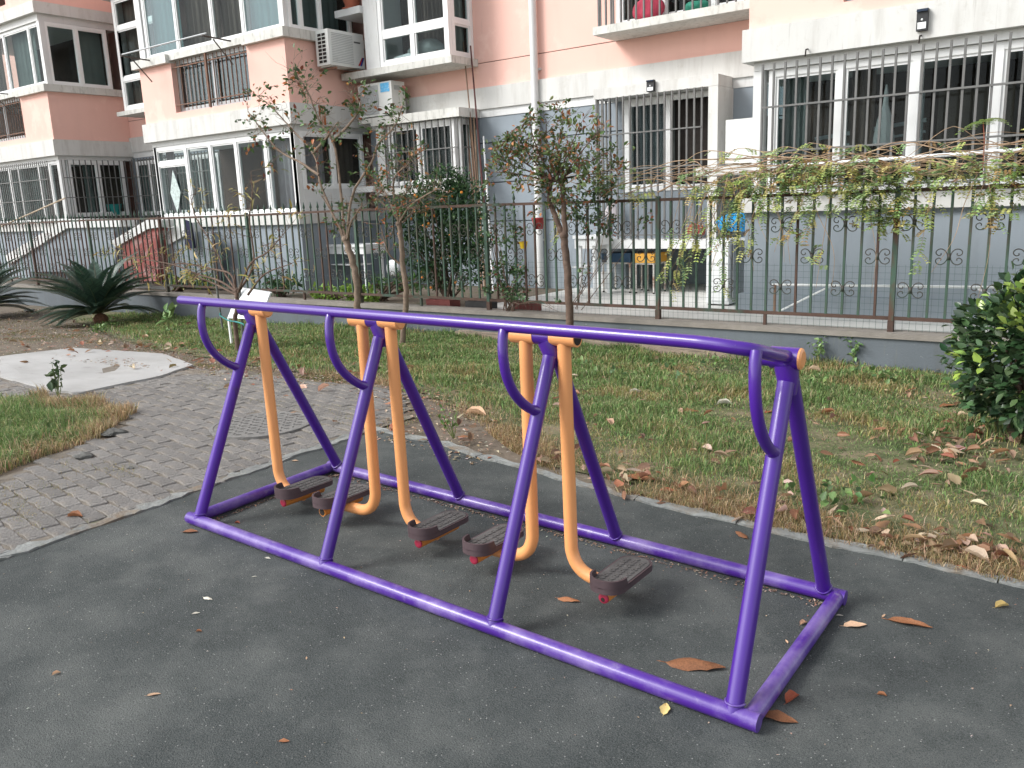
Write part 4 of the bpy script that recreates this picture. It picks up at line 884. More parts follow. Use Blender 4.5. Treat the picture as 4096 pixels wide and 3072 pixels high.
# glossy round-leaved shrub at the right edge
sb = np.array([.42, 3.5, g(.42, 3.5)]); sr = thing('round_shrub', sb, 'clipped glossy dark shrub with pale new leaf tips at the right edge of the lawn', 'shrub'); mb = MB()
Cc = sb+[.16, 0, .60]; R3 = np.array([.56, .56, .53])
for k in range(26):
    d = unit(np.array([random.gauss(0, 1), random.gauss(0, 1), random.gauss(.3, .8)])); e = Cc+d*R3*.85; limb(mb, [sb+[random.gauss(0, .05), random.gauss(0, .05), -.02], (sb+e)/2+[0, 0, .1], e], .014, .004, 6, 4)
mb.build('stems', barkd, sr)
P, O, CC = [], [], []
for k in range(900):
    d = unit(RNG.normal(size=3)); rr = RNG.uniform(.72, 1.05)*(1+.1*math.sin(5*d[0]+3*d[2])); c_ = Cc+d*R3*rr
    if c_[2] < sb[2]+.1: continue
    m_ = 8; P.append(c_+RNG.normal(0, .035, (m_, 3))); O.append(np.tile(d*.9+[0, 0, .25], (m_, 1))); young = d[2] > .35 and random.random() < .25 or random.random() < .05
    CC.append(palette(m_, [(.24, .36, .07), (.3, .42, .1)] if young else [(.035, .075, .03), (.055, .105, .042), (.08, .135, .06), (.025, .055, .025)]))
P = np.concatenate(P); O = np.concatenate(O); CC = np.concatenate(CC); n = len(P); L_ = RNG.uniform(.05, .085, n)
V, F, C = leaf_arrays(P, unit(O+.7*randdir(n)), unit(np.array([0, 0, 1.])+.5*O+.4*RNG.normal(size=(n, 3))), L_, L_*.66, CC, .12, .12); fastmesh('leaves', V, F, leafgl, C, sr)

# sago palms
def palm(x, y, label, n=44, R=1.15, seed=1):
    rnd = random.Random(seed); z = g(x, y); root = thing('sago_palm', (x, y, z), label, 'palm', 'sago palms by the low wall'); MB().lathe([(.07, -.03), (.11, .02), (.12, .09), (.08, .15), (.02, .18)], (x, y, z), 12).build('trunk', M('palm_base', (.17, .085, .05), .4, 24, .9, .6, 50), root)
    for k in range(n):
        a = k*2.399+rnd.uniform(-.2, .2); el = math.radians(rnd.choice((72, 60, 50, 42, 34, 24, 12)) + rnd.uniform(-6, 6)); LL = R*rnd.uniform(.8, 1.08)*(1 if el > .5 else .85); pts = []
        h = np.array([math.cos(a), math.sin(a), 0]); p = np.array([x, y, z+.17]); ang = el
        for i in range(13):
            pts.append(p.copy()); p = p+(h*math.cos(ang)+np.array([0, 0, math.sin(ang)]))*LL/12; ang -= (.045+.035*i/12)*(1.25 if el > .9 else 1)
            p[2] = max(p[2], g(p[0], p[1])+.025)
        pts = np.array(pts); t = np.linspace(.1, 1, 60); tt_ = np.repeat(t, 2); sg = np.tile([1, -1], 60)
        base = np.stack([np.interp(tt_*12, np.arange(13), pts[:, c_]) for c_ in range(3)], 1); tg = unit(np.stack([np.interp(np.minimum(tt_*12+.5, 12), np.arange(13), pts[:, c_]) for c_ in range(3)], 1)-np.stack([np.interp(np.maximum(tt_*12-.5, 0), np.arange(13), pts[:, c_]) for c_ in range(3)], 1))
        side = unit(np.cross(tg, [0, 0, 1.])); nn = np.cross(side, tg)
        ll = .17*np.sin(np.clip(tt_*1.05, 0, 1)*math.pi*.86+.35); ll = np.maximum(ll, .03)
        D = side*sg[:, None]+tg*.75+nn*.45; dry = rnd.random() < .06 and el < .6
        v, f, c_ = leaf_arrays(base, D, nn, ll, .019, palette(120, [(.25, .2, .09)] if dry else [(.045, .085, .06), (.065, .115, .08), (.028, .06, .042)], None, .12), .1, .12)
        rm = MB(); rm.tube(list(pts[::2]), [.008, .007, .006, .005, .004, .003, .002], 4, False); rv = np.array(rm.v); rf = np.array([q for w_ in rm.f for q in ((w_[0], w_[1], w_[2]), (w_[0], w_[2], w_[3]))])
        fastmesh('frond', np.concatenate([v, rv]), np.concatenate([f, rf+len(v)]), leafgl, np.concatenate([c_, np.tile([(.10, .12, .05)], (len(rv), 1))]), root)
palm(-13.1, 4.45, 'large sago palm with arching dark fronds in front of the low wall', 64, 1.25, 3)
palm(-16.3, 3.9, 'sago palm cut off by the left edge of the picture', 54, 1.3, 8)
# ------------------------------------------------------------------ things on and by the building
def ac(loc, size, face, label, fins=True, sticker=None, plain=False):
    """face 'X' (grille towards +X) or 'Y' (grille towards -Y); loc = min corner, size = dx, dy, dz"""
    x, y, z = loc; dx, dy, dz = size; r = thing('air_conditioner', (x+dx/2, y+dy/2, z), label, 'air conditioner', 'air conditioners on the facade')
    mb = MB().box(x, x+dx, y, y+dy, z+.02, z+dz); mb.box(x+.03, x+.09, y+.03, y+dy-.03, z, z+.02).box(x+dx-.09, x+dx-.03, y+.03, y+dy-.03, z, z+.02) if face == 'Y' else mb.box(x+.03, x+dx-.03, y+.05, y+.12, z, z+.02).box(x+.03, x+dx-.03, y+dy-.12, y+dy-.05, z, z+.02)
    mb.build('casing', acm, r)
    if face == 'X':
        X = x+dx; MB().box(X, X+.008, y+.05, y+dy*.68, z+.05, z+dz-.04).build('grille_panel', acm, r)
        for k in range(18): zz = z+.065+k*(dz-.13)/17; MB().box(X+.008, X+.014, y+.06, y+dy*.67, zz, zz+.011).build('louvre', acgrille, r)
        for k in range(8):
            for j in range(2): yy = y-.004; MB().box(x+.06+j*.1, x+.14+j*.1, yy, y+.001, z+.06+k*(dz-.1)/8, z+.06+k*(dz-.1)/8+.042).build('vent_slot', darkm, r)
        MB().box(X, X+.004, y+dy*.72, y+dy*.9, z+dz-.16, z+dz-.135).build('name_plate', M('plate_dark', (.12, .12, .12), .2, 9, .5), r)
        for k, (c_, o_) in enumerate((((.5, .03, .04), 0), ((.03, .06, .35), .045))):
            MB().add([(X+.003, y+dy*.80+o_, z+.06), (X+.003, y+dy*.80+.04+o_, z+.06), (X+.003, y+dy*.97+o_*.4, z+.2), (X+.003, y+dy*.97-.04+o_*.4, z+.2)], [(0, 1, 2, 3)]).build('sticker', M('sticker_%d' % k, c_, .1, 9, .4), r)
    elif not plain:
        MB().box(x+.04, x+dx*.6, y-.008, y, z+.05, z+dz-.04).build('grille_panel', acgrille, r)
        mb = MB(); cx, cz = x+dx*.33, z+dz*.5
        for k in range(1, 6): mb.tube([(cx+.045*k*math.cos(t), y-.012, cz+.045*k*math.sin(t)) for t in np.linspace(0, 2*math.pi, 20)], .004, 4, False)
        mb.build('fan_guard', M('guard_grey', (.3, .31, .31), .1, 9, .6), r)
        if sticker: MB().box(x+dx*.68, x+dx*.94, y-.006, y-.001, z+dz*.70, z+dz*.96).build('sticker', M('sticker_blue', (.1, .42, .72), .15, 14, .4, layers=[((.75, .8, .85), 10, .58, .68, (1, 1, 3))]), r); MB().box(x+dx, x+dx+.004, y+.06, y+.2, z+dz*.75, z+dz*.88).build('vent_plate', acgrille, r); MB().tube([(x+dx+.012, y+.18, z+dz*.6), (x+dx+.02, y+.2, z+dz*.3), (x+dx+.012, y+.26, z+.08)], .008, 6).build('hose', acm, r)
    return r
ac((-10.50, 7.38, 3.955), (.31, .80, .58), 'X', 'white air conditioner with louvred front hung on the side of the central bay')
MB().box(-10.55, -10.15, 7.45, 7.5, 3.91, 3.945).box(-10.55, -10.15, 8.0, 8.05, 3.912, 3.947).build('ac_bracket', rustbar, bd)
ac((-10.28, 8.06, 3.142), (.80, .32, .56), 'Y', 'white air conditioner with a blue sticker on the ledge above the barred window', sticker=True)
MB().box(-10.3, -10.021, 8.052, YW-.06, 3.06, 3.139).build('ledge', slabm, bd)
r3 = ac((-3.32, 7.45, 1.96), (.5, .6, .54), 'Y', 'plain white air conditioner wedged beside the right bay window', plain=True)
MB().box(-3.688, -2.81, 7.4, YW, 1.85, 1.958).build('ac_shelf', white, bd)
def lamp(p, label, w_=.1, h_=.2):
    r = thing('wall_lamp', p, label, 'lamp', 'wall lamps on the facade'); MB().box(p[0]-w_/2, p[0]+w_/2, p[1]-.05, p[1], p[2]-h_/2, p[2]+h_/2).build('housing', M('lamp_black', (.015, .016, .018), .2, 9, .4), r)
    MB().box(p[0]-w_*.38, p[0]+w_*.38, p[1]-.054, p[1]-.0505, p[2]-h_*.42, p[2]-h_*.12).build('light_panel', plastic_w, r); MB().ball((p[0], p[1]-.052, p[2]), .011, 8, 5).build('sensor', plastic_w, r)
    MB().add([(p[0]-w_/2, p[1]-.075, p[2]+h_*.36), (p[0]+w_/2, p[1]-.075, p[2]+h_*.36), (p[0]+w_/2, p[1]-.051, p[2]+h_*.5), (p[0]-w_/2, p[1]-.051, p[2]+h_*.5)], [(0, 1, 2, 3)]).build('solar_panel', M('solar_blue', (.02, .03, .05), .2, 9, .2), r)
lamp((-1.022, 6.744, 3.2), 'black solar wall lamp on the white beam of the right bay'); lamp((-4.64, 8.078, 3.09), 'black wall lamp above the tall barred balcony window', .11, .15)
# potted plant on the shelf, bedding, bag, bucket in windows
q = onY(1150+715/2.765, 60/2.765, 8.05); q[2] = 4.927
r = thing('flower_pot', q, 'terracotta flower pot on the shelf above the hung air conditioner', 'pot'); tc_ = M('terracotta', (.38, .12, .07), .15, 8, .8)
MB().lathe([(0, 0), (.10, 0), (.13, .1), (.15, .16), (.16, .165), (.165, .21), (.15, .215), (.13, .17), (0, .16)], q, 20).build('pot', tc_, r); MB().lathe([(0, 0), (.17, 0), (.18, .02), (.16, .02)], q+[0, 0, -.001], 20).build('saucer', tc_, r)
def lump(name, label, cat, c_, s_, mat, seed=0, n=18, m=10, amp=.16):
    mb = MB().ball((0, 0, 0), 1, n, m); rr = random.Random(seed); ph = [rr.uniform(0, 6) for _ in range(6)]
    V = [(x*(1+amp*math.sin(3*y+ph[0])+amp*.6*math.sin(7*x+ph[1])), y*(1+amp*math.sin(4*z+ph[2])), z*(1+amp*math.sin(3*x+ph[3])+amp*.7*math.sin(6*y+ph[4]))) for x, y, z in mb.v]
    mb.v = [(c_[0]+x*s_[0], c_[1]+y*s_[1], max(c_[2]-s_[2]*.75, c_[2]+z*s_[2])) for x, y, z in V]; return tag(mb.build(name, mat, None, True), label, cat)
quilt = M('quilt_print', (.30, .32, .31), .2, 5, .9, .4, 30, layers=[((.5, .08, .09), 6, .66, .68, None), ((.08, .35, .33), 5, .68, .7, None), ((.2, .33, .1), 7, .68, .7, None)])
lump('quilt', 'rolled grey quilt with coloured print inside the projecting window', 'quilt', (-8.85, 8.25, 4.08), (.42, .15, .19), quilt, 2); lump('pillow', 'folded white pillow under the quilt in the projecting window', 'pillow', (-9.2, 8.18, 4.01), (.32, .1, .09), plastic_w, 5)
tag(MB().lathe([(.008, .33), (.02, .25), (.03, .12), (.075, -.02), (.105, -.2), (.11, -.28), (.04, -.31), (.0, -.31)], (-1.42, 7.15, 2.35), 11).build('plastic_bag', M('bag_white', (.6, .6, .6), .08, 5, .5, transl=.4)), 'white plastic bag hanging inside the right bay window', 'bag')
lump('red_bag', 'red bag behind the bars of the upper balcony', 'bag', (-4.75, 8.2, 4.09), (.2, .12, .17), M('red_cloth', (.45, .05, .09), .2, 6, .8), 7)
lump('green_cloth', 'green cloth on the upper balcony beside the red bag', 'cloth', (-4.05, 8.2, 4.02), (.16, .1, .08), M('green_cloth', (.03, .22, .15), .2, 6, .8), 8)
lump('blue_bag', 'bright blue plastic bag on the white cabinet', 'bag', onY(*cG(1825, 475), 7.7), (.18, .12, .14), M('blue_plastic', (.01, .28, .62), .12, 8, .35, .4, 22), 9, amp=.24)
lump('cushion', 'red cushion behind the bars of the balcony window', 'cushion', onY(*cG(1535, 545), 8.2)+[0, 0, .02], (.13, .08, .09), M('red_soft', (.45, .08, .08), .2, 6, .8), 11)
lump('pink_cloth', 'white and pink cloth hanging behind the fence below the bushy tree', 'cloth', onY(*cG(870, 390), 8.2), (.1, .05, .13), M('pale_cloth', (.65, .6, .62), .1, 6, .8), 12)
q = np.array([-18.75, 8.05, 1.70]); r = thing('mop_bucket', q, 'teal plastic bucket behind the left bay side window', 'bucket'); MB().lathe([(0, 0), (.13, 0), (.17, .24), (.18, .25), (.16, .25), (.12, .02)], q, 16).build('tub', M('teal_plastic', (.02, .26, .24), .1, 6, .4), r)
# white cabinet on the patio
q = np.array([-3.26, 7.4, .28]); r = thing('cabinet', q, 'narrow white cabinet standing on the patio beside the balcony', 'cabinet')
MB().box(-3.42, -3.12, 7.15, 7.7, .285, 1.07).build('carcass', plastic_w, r); MB().box(-3.41, -3.13, 7.13, 7.148, .33, .78).build('door', plastic_w, r); MB().box(-3.41, -3.13, 7.131, 7.149, .79, 1.06).build('drawer_front', plastic_w, r); MB().box(-3.4, -3.14, 7.16, 7.68, .262, .284).build('base', darkm, r)
MB().box(-3.10, -3.09, 7.2, 7.7, .35, 1.08).box(-3.09, -2.86, 7.2, 7.7, 1.06, 1.09).build('side_shelf', greyalu, r)
# stools / metal tables in the cellar opening
def stool(label, a, b, Y, top, depth=.34, pad=None, padh=.0):
    pa, pb = onY(*a, Y), onY(*b, Y); x0, x1 = pa[0], pb[0]; z1 = onY(*top, Y)[2]; r = thing('metal_stool', ((x0+x1)/2, Y+depth/2, .265), label, 'stool', 'metal stools under the balcony'); m = M('stool_paint', (.62, .60, .56), .08, 5, .6, layers=[((.30, .12, .05), 6, .5, .64, None)])
    for xx in (x0, x1):
        for yy in (Y, Y+depth): MB().tube([(xx, yy, .265), (xx, yy, z1)], .013, 8).build('leg', m, r); MB().tube([(xx, yy, .2651), (xx, yy, .285)], .017, 8).build('foot', darkm, r)
    mb = MB()
    for A, B in (((x0, Y), (x1, Y)), ((x0, Y+depth), (x1, Y+depth)), ((x0, Y), (x0, Y+depth)), ((x1, Y), (x1, Y+depth))): mb.tube([(*A, z1), (*B, z1)], .013, 8)
    mb.build('top_frame', m, r)
    if pad: MB().box(x0-.02, x1+.02, Y-.02, Y+depth+.02, z1+.014, z1+.014+padh).build('seat', pad, r)
    return r
stool('white rusty metal stool frame with dark things on it under the balcony', cG(808, 900), cG(1015, 900), 8.12, cG(900, 785), .36, M('dark_blue_box', (.02, .05, .09), .3, 6, .7), .13)
stool('white rusty metal stool with a yellow seat pad under the balcony', cG(1062, 900), cG(1200, 900), 8.1, cG(1100, 790), .36, M('yellow_pad', (.62, .32, .05), .15, 5, .8), .13)
q = onZ(*cG(808, 985), .266); r = thing('bucket', q, 'white plastic bucket on the patio under the balcony', 'bucket'); MB().lathe([(0, 0), (.1, 0), (.125, .26), (.13, .27), (.115, .27), (.09, .02)], q, 18).build('tub', plastic_w, r); MB().tube([(q[0]-.125, q[1], q[2]+.25), (q[0], q[1]-.1, q[2]+.19), (q[0]+.125, q[1], q[2]+.25)], .004, 5).build('handle', greyalu, r)
# wash basins
def basin(label, a, b, Y, ztop, h, legs=True, mat=plastic_w):
    x0, x1 = onY(*a, Y)[0], onY(*b, Y)[0]; d = .5; r = thing('wash_basin', ((x0+x1)/2, Y+d/2, .25), label, 'basin', 'wash basins in the yard')
    mb = MB(); t = .025; mb.box(x0, x1, Y, Y+t, ztop-h, ztop).box(x0, x1, Y+d-t, Y+d, ztop-h, ztop).box(x0, x0+t, Y+t, Y+d-t, ztop-h, ztop-.002).box(x1-t, x1, Y+t, Y+d-t, ztop-h, ztop-.002).box(x0+t, x1-t, Y+t, Y+d-t, ztop-h+.001, ztop-h+.03); mb.build('bowl', mat, r)
    MB().box(x0-.03, x1+.03, Y-.03, Y-.001, ztop-.04, ztop+.006).build('rim', mat, r)
    if legs:
        for xx in (x0+.05, x1-.05):
            for yy in (Y+.05, Y+d-.05): MB().box(xx-.02, xx+.02, yy-.02, yy+.02, .24, ztop-h).build('leg', plastic_w, r)
        MB().box(x0-.1, x1-.2, Y+.05, Y+.4, .66, .68).build('shelf', plastic_w, r)
basin('long white wash basin on legs behind the fence left of the slim trees', cF(440, 660), cF(890, 660), 7.35, 1.02, .16)
q = onY(*cG(640, 640), 7.75); basin('white tub resting on the balcony slab end behind the bushy tree', cG(590, 640), cG(745, 640), 7.55, 1.12, .14, True)
lump('drum', 'dark wheel rim and bucket leaning behind the citrus bush stems', 'drum', onY(*cF(1120, 830), 6.9), (.15, .05, .15), greyalu, 3, amp=.02)
# brick steps with white copings at the left bay
def slabXZ(pts, Y, d): 
    P2 = [onY(*p_, Y) for p_ in pts]; n = len(P2); mb = MB(); mb.add([(p_[0], Y, p_[2]) for p_ in P2]+[(p_[0], Y+d, p_[2]) for p_ in P2], [tuple(range(n-1, -1, -1)), tuple(range(n, 2*n))]+[(i, (i+1) % n, (i+1) % n+n, i+n) for i in range(n)]); return mb
redb = M('red_brick_paint', (.33, .10, .09), .2, 6, .85, .3, 40, layers=[((.46, .36, .34), 5, .52, .7, None)])
q = onY(*cE(1000, 700), 6.1); q[2] = .235; st = thing('entrance_steps', q, 'red entrance steps with white sloping copings behind the fence', 'steps', 'entrance steps behind the fence')
slabXZ([cE(905, 690), cE(905, 430), cE(1090, 300), cE(1165, 300), cE(1165, 690)], 6.12, .2).build('side_wall', redb, st); slabXZ([cE(820, 395), cE(1080, 240), cE(1190, 240), cE(1190, 290), cE(1090, 305), cE(850, 440)], 6.07, .3).build('coping', whiteclean, st)
slabXZ([cE(1175, 690), cE(1175, 470), cE(1380, 330), cE(1560, 330), cE(1560, 690)], 6.35, .2).build('side_wall', bluegrey, st); slabXZ([cE(1080, 410), cE(1330, 270), cE(1380, 260), cE(1380, 345), cE(1150, 470)], 6.3, .3).build('coping', whiteclean, st)
for k in range(5): MB().box(q[0]-.9+k*.24, q[0]+.9, 6.33, 6.8, .236+.18*k, .236+.18*(k+1)-.001).build('step', concrete, st)
q = onY(*cE(350, 600), 6.3); q[2] = .235; st = thing('entrance_steps', q, 'grey steps with a white sloping coping below the left bay', 'steps', 'entrance steps behind the fence')
slabXZ([cE(60, 620), cE(60, 560), cE(270, 430), cE(500, 300), cE(850, 300), cE(850, 620)], 6.33, .25).build('side_wall', bluegrey, st); slabXZ([cE(40, 500), cE(240, 380), cE(470, 235), cE(880, 235), cE(880, 290), cE(490, 300), cE(270, 440), cE(60, 570)], 6.27, .37).build('coping', whiteclean, st)
mb = slabXZ([cE(1355, 240), cE(1395, 260), cE(1425, 450), cE(1365, 455)], 6.2, .06); tag(mb.build('navy_cloth', M('navy_cloth', (.01, .01, .045), .2, 8, .8)), 'navy blue cloth hanging by the steps behind the fence', 'cloth')
# poles leaning on the facade
for lab, a, b, r_, m in (('tall thin bamboo pole leaning on the wall beside the barred window', (1853, 168), (1912, 800), .014, wood), ('tall dark red pole leaning against the facade by the bamboo', (1882, 183), (1935, 800), .018, M('pole_dark_red', (.09, .025, .022), .3, 9, .5)),
     ('short brown bamboo pole, leftmost of the bundle by the barred window', (1862, 447), (1893, 800), .02, wood), ('short brown bamboo pole, second of the bundle by the barred window', (1877, 470), (1902, 800), .017, wood), ('short brown bamboo pole, third of the bundle by the barred window', (1893, 445), (1916, 800), .018, M('bamboo_pale', (.36, .25, .17), .2, 7, .7)), ('grey green pipe standing behind the bamboo bundle', (1905, 520), (1926, 800), .02, M('pipe_grey_green', (.2, .25, .24), .2, 6, .6)), ('white channel strip leaning at the right of the bamboo bundle', (1934, 545), (1950, 800), .02, plastic_w)):
    A, B = onY(*a, 8.45), onY(*b, 8.2); B = A+(B-A)*((A[2]-.25)/(A[2]-B[2])); tag(MB().tube([A, A*.6+B*.4+[0, 0, 0], B], [r_*.7, r_*.9, r_], 8).build('pole', m), lab, 'pole', 'poles leaning on the facade')
A, B = onY(*cE(480, 78), 6.45), onY(*cE(90, 252), 6.0); B2 = A+(B-A)*1.9
tag(MB().tube([A, B2], .016, 8).build('pole', M('bamboo_pale2', (.45, .36, .26), .15, 7, .7)), 'pale bamboo stick leaning against the left bay grille', 'pole')
# pots and cups on the fence
def cup(name, label, q, r_, h_, mat):
    rr = thing(name, q, label, 'pot'); MB().lathe([(0, 0), (r_*.72, 0), (r_, h_), (r_*1.1, h_), (r_*1.1, h_*1.12), (r_*.95, h_*1.12), (r_*.7, .01)], q, 16).build('pot', mat, rr); MB().tube([(q[0], q[1]-r_*.9, q[2]+h_), (q[0], q[1]-r_*.9-.01, q[2]+h_*1.25)], .003, 5).build('hanger', greyalu, rr)
cup('hanging_cup', 'small yellow plastic cup hung on the fence', onY(*cG(184, 672), 5.67), .052, .075, M('yellow_plastic', (.75, .5, .03), .1, 8, .4)); cup('hanging_pot', 'red plastic pot hung among climbers on the fence', onY(*cG(300, 520), 5.68), .075, .12, M('red_plastic', (.42, .05, .05), .12, 8, .5))
def tray(label, a, b, Y, z, mat):
    x0, x1 = onY(*a, Y)[0], onY(*b, Y)[0]; r = thing('planter', ((x0+x1)/2, Y+.1, z), label, 'planter', 'planter troughs by the fence'); MB().box(x0, x1, Y, Y+.02, z, z+.11).box(x0, x1, Y+.2, Y+.22, z, z+.11).box(x0, x0+.02, Y+.021, Y+.199, z, z+.109).box(x1-.02, x1, Y+.021, Y+.199, z, z+.109).build('trough', mat, r); MB().box(x0+.02, x1-.02, Y+.02, Y+.2, z+.001, z+.08).build('earth', soil, r)
rp = M('planter_red', (.17, .045, .04), .15, 6, .7); dk = M('planter_dark', (.03, .03, .03), .3, 6, .7)
tray('red planter trough under the fence rail below the citrus bush', cF(1375, 1100), cF(1560, 1100), 5.77, .262, rp); tray('black planter trough under the fence rail beside the red trough', cF(1680, 1110), cF(1850, 1110), 5.77, .262, dk); tray('dark red planter trough behind the trailing plant', cG(95, 1070), cG(245, 1070), 5.77, .262, rp)
# drying rack of white pipe on the patio at the right
r = thing('drying_rack', (-1.2, 6.6, .265), 'low drying rack of white pipes standing in front of the right bay plinth', 'drying rack')
MB().tube([(-2.40, 6.62, .60), (.6, 6.62, .64)], .014, 8).build('top_pipe', plastic_w, r)
for A, B in (((-2.38, 6.62, .265), (-1.78, 6.64, .59)), ((-.35, 6.62, .61), (.1, 6.64, .4)), ((.1, 6.64, .4), (.3, 6.64, .265))): MB().tube([A, B], .011, 8).build('brace', plastic_w, r)
MB().tube([(-2.36, 6.6, .265), (-2.36, 6.6, .6)], .016, 8).build('leg', wood, r); MB().tube([(.55, 6.62, .265), (.55, 6.62, .64)], .014, 8).build('leg', plastic_w, r)
# planks along the wall foot
def plank(label, a, b, h_, seed):
    p, q = onY(*a, FY-.2), onY(*b, FY-.2); h_ = max(.1, p[2]-g(p[0], FY-.2)+.03); rr = random.Random(seed); mb = MB(); n = 12; z0 = lambda x: g(x, FY-.2)-.03
    V = []
    for i in range(n+1):
        x = p[0]+(q[0]-p[0])*i/n; hh = h_+rr.uniform(-.008, .006)
        for yy, zz in ((FY-.2, z0(x)), (FY-.11, z0(x)), (FY-.112, z0(x)+hh), (FY-.2, z0(x)+hh-.01)): V.append((x, yy, zz))
    F = [(i*4+j, i*4+(j+1) % 4, i*4+4+(j+1) % 4, i*4+4+j) for i in range(n) for j in range(4)]+[(3, 2, 1, 0), (n*4, n*4+1, n*4+2, n*4+3)]
    tag(MB().add(V, F).build('plank', planks), label, 'plank', 'planks at the wall foot')
plank('old brown plank at the wall foot behind the handrail, left one', (1818, 1322), (2160, 1340), .13, 1); plank('long old brown plank at the wall foot near the right end of the handrail', (2310, 1366), (3066, 1384), .14, 2)
# white board behind the staked tree
P4 = [onY(955, 1152, 3.62), onY(1080, 1172, 3.62), onY(1040, 1278, 3.42), onY(910, 1272, 3.42)]; n_ = np.array([0, .03, .008])
mb = MB().add([*P4, *[p_+n_ for p_ in P4]], [(0, 1, 2, 3), (7, 6, 5, 4), (0, 4, 5, 1), (1, 5, 6, 2), (2, 6, 7, 3), (3, 7, 4, 0)]); r = thing('foam_board', P4[3], 'white foam board propped behind the staked young tree', 'board'); mb.build('board', plastic_w, r)
for p_ in (P4[2], P4[3]): MB().bar(p_+n_*.5, (p_[0], p_[1]+.02, g(p_[0], p_[1])-.02), .012, .012).build('prop', plastic_w, r)
# ------------------------------------------------------------------ lawn, weeds, fallen leaves
turf = M('turf', (.14, .14, .07), .3, 4, .95, .8, 45, layers=[((.06, .085, .03), 2.4, .42, .6, None), ((.20, .16, .105), 4, .5, .66, None), ((.04, .05, .02), 18, .55, .75, None), ((.27, .21, .14), 30, .58, .7, None)])
def lawnfront(x): return float(np.interp(x, [-16, -13, -11.6, -10, -8.5, -6.7, -4.5, -3.7, -2.9, -2.2, -1.5, 3], [5.0, 4.2, 3.7, 3.15, 2.75, 2.45, 2.5, 2.25, 1.9, 1.45, 1.14, 1.05]))
tag(grid_sheet('lawn', -15, 2.6, 1.0, 5.52, .12, turf, -.002, lambda x, y: y > lawnfront(x)+wob(x, y, .08, 7)+.02), kind='structure')
def vnoise(x, y, s): return .5+.25*(np.sin(x*s+1.7*np.sin(y*s*.8+.5))+np.sin(y*s*1.3+1.1*np.sin(x*s*.6+2)))
def blades(name, X, Y, h, w, cols, wts, lean=.8, label=None, dry=None):
    n = len(X); Z = np.array([g(a, b) for a, b in zip(X, Y)])-.014; P = np.c_[X, Y, Z]
    a = RNG.uniform(0, 2*math.pi, n); s = np.c_[np.cos(a), np.sin(a), np.zeros(n)]; b = RNG.uniform(0, 2*math.pi, n); d = np.c_[np.cos(b), np.sin(b), np.zeros(n)]*(RNG.uniform(.1, 1, n)*lean)[:, None]
    H = (h*RNG.uniform(.5, 1.4, n))[:, None]; Wd = (w*RNG.uniform(.7, 1.3, n))[:, None]; up_ = np.array([0, 0, 1.])
    V = np.stack([P-s*Wd, P+s*Wd, P+d*H*.35+up_*H*.6-s*Wd*.7, P+d*H*.35+up_*H*.6+s*Wd*.7, P+d*H*1.0+up_*H*(1-.45*np.linalg.norm(d, axis=1)[:, None])], 1).reshape(-1, 3)
    F = (np.arange(n)[:, None, None]*5+np.array([(0, 1, 3), (0, 3, 2), (2, 3, 4)])[None]).reshape(-1, 3)
    C = palette(n, cols, wts, .2)
    if dry is not None: k_ = RNG.uniform(size=n) < dry; C[k_] = palette(int(k_.sum()), [(.45, .36, .2), (.36, .29, .14), (.3, .27, .1)], None, .2)
    return tag(fastmesh(name, V, F, grassm, np.repeat(C, 5, 0)), label, 'grass', kind='stuff')
GREEN = [(.15, .245, .08), (.21, .32, .11), (.11, .175, .06), (.30, .33, .145), (.48, .43, .25)]
n = 420000; X = RNG.uniform(-14, 2.2, n); Y = RNG.uniform(1.0, 5.48, n); lf = np.array([lawnfront(x) for x in X]); d = np.hypot(X-CAM[0], Y-CAM[1])
den = np.clip(vnoise(X, Y, 2.6)*1.5*(.4+1.1*vnoise(X+1, Y+2, 6.3))+.3, .3, 1)*np.clip((Y-lf)/.5, .12, 1)*np.clip(9/d, .45, 1)*np.clip((Y-lf)/.5+np.where(X < -2.5, .0, .5), .3, 1)*np.where((X > -.45) & (np.hypot(X-.45, Y-3.1) < .6), .2, 1)
k = (Y > lf+RNG.uniform(-.12, .1, n)) & (RNG.uniform(size=n) < den)
blades('lawn_grass', X[k], Y[k], .05*np.clip(.35+1.1*vnoise(X[k], Y[k], 2.9)*(.4+1.2*vnoise(X[k], Y[k], 9)), .35, 1.5)*np.clip(d[k]/5, .8, 1.5), .0021*np.clip(d[k]/4, 1, 2.6), GREEN, (4, 4, 3, 2.5, 1.2), 1.2, 'short green lawn grass between the pad and the low wall', np.clip((1.3*vnoise(X[k]+3, Y[k], 3.3)*vnoise(X[k], Y[k]+1, 7.1)-.14)*np.clip(1+(X[k]+3)*.12, .35, 1.1)+.22*np.clip(1-(Y[k]-lf[k])/1.2, 0, 1), .02, .85))
n = 42000; X = RNG.uniform(-5.5, 2.2, n); Y = np.array([lawnfront(x) for x in X])+np.abs(RNG.normal(0, .2, n))-.085; k = vnoise(X, Y, 4.1) > RNG.uniform(.1, .75, n)
k &= ~((X < -2.6) & (RNG.uniform(size=n) < .75))
blades('dry_grass', X[k], Y[k], .06, .0019, [(.42, .30, .17), (.52, .40, .25), (.33, .23, .12), (.22, .2, .08)], (4, 3, 3, 2), 1.15, 'dry straw coloured grass along the pad edging')
LG = np.array(LGRASS); n = 60000; X = RNG.uniform(LG[:, 0].min()-.1, LG[:, 0].max()+.15, n); Y = RNG.uniform(LG[:, 1].min()-.1, LG[:, 1].max()+.15, n); k = np.array([inpoly(a+.05+wob(a, b, .12, 5), b+wob(b, a, .1, 6), LGRASS) for a, b in zip(X, Y)]); X, Y = X[k], Y[k]
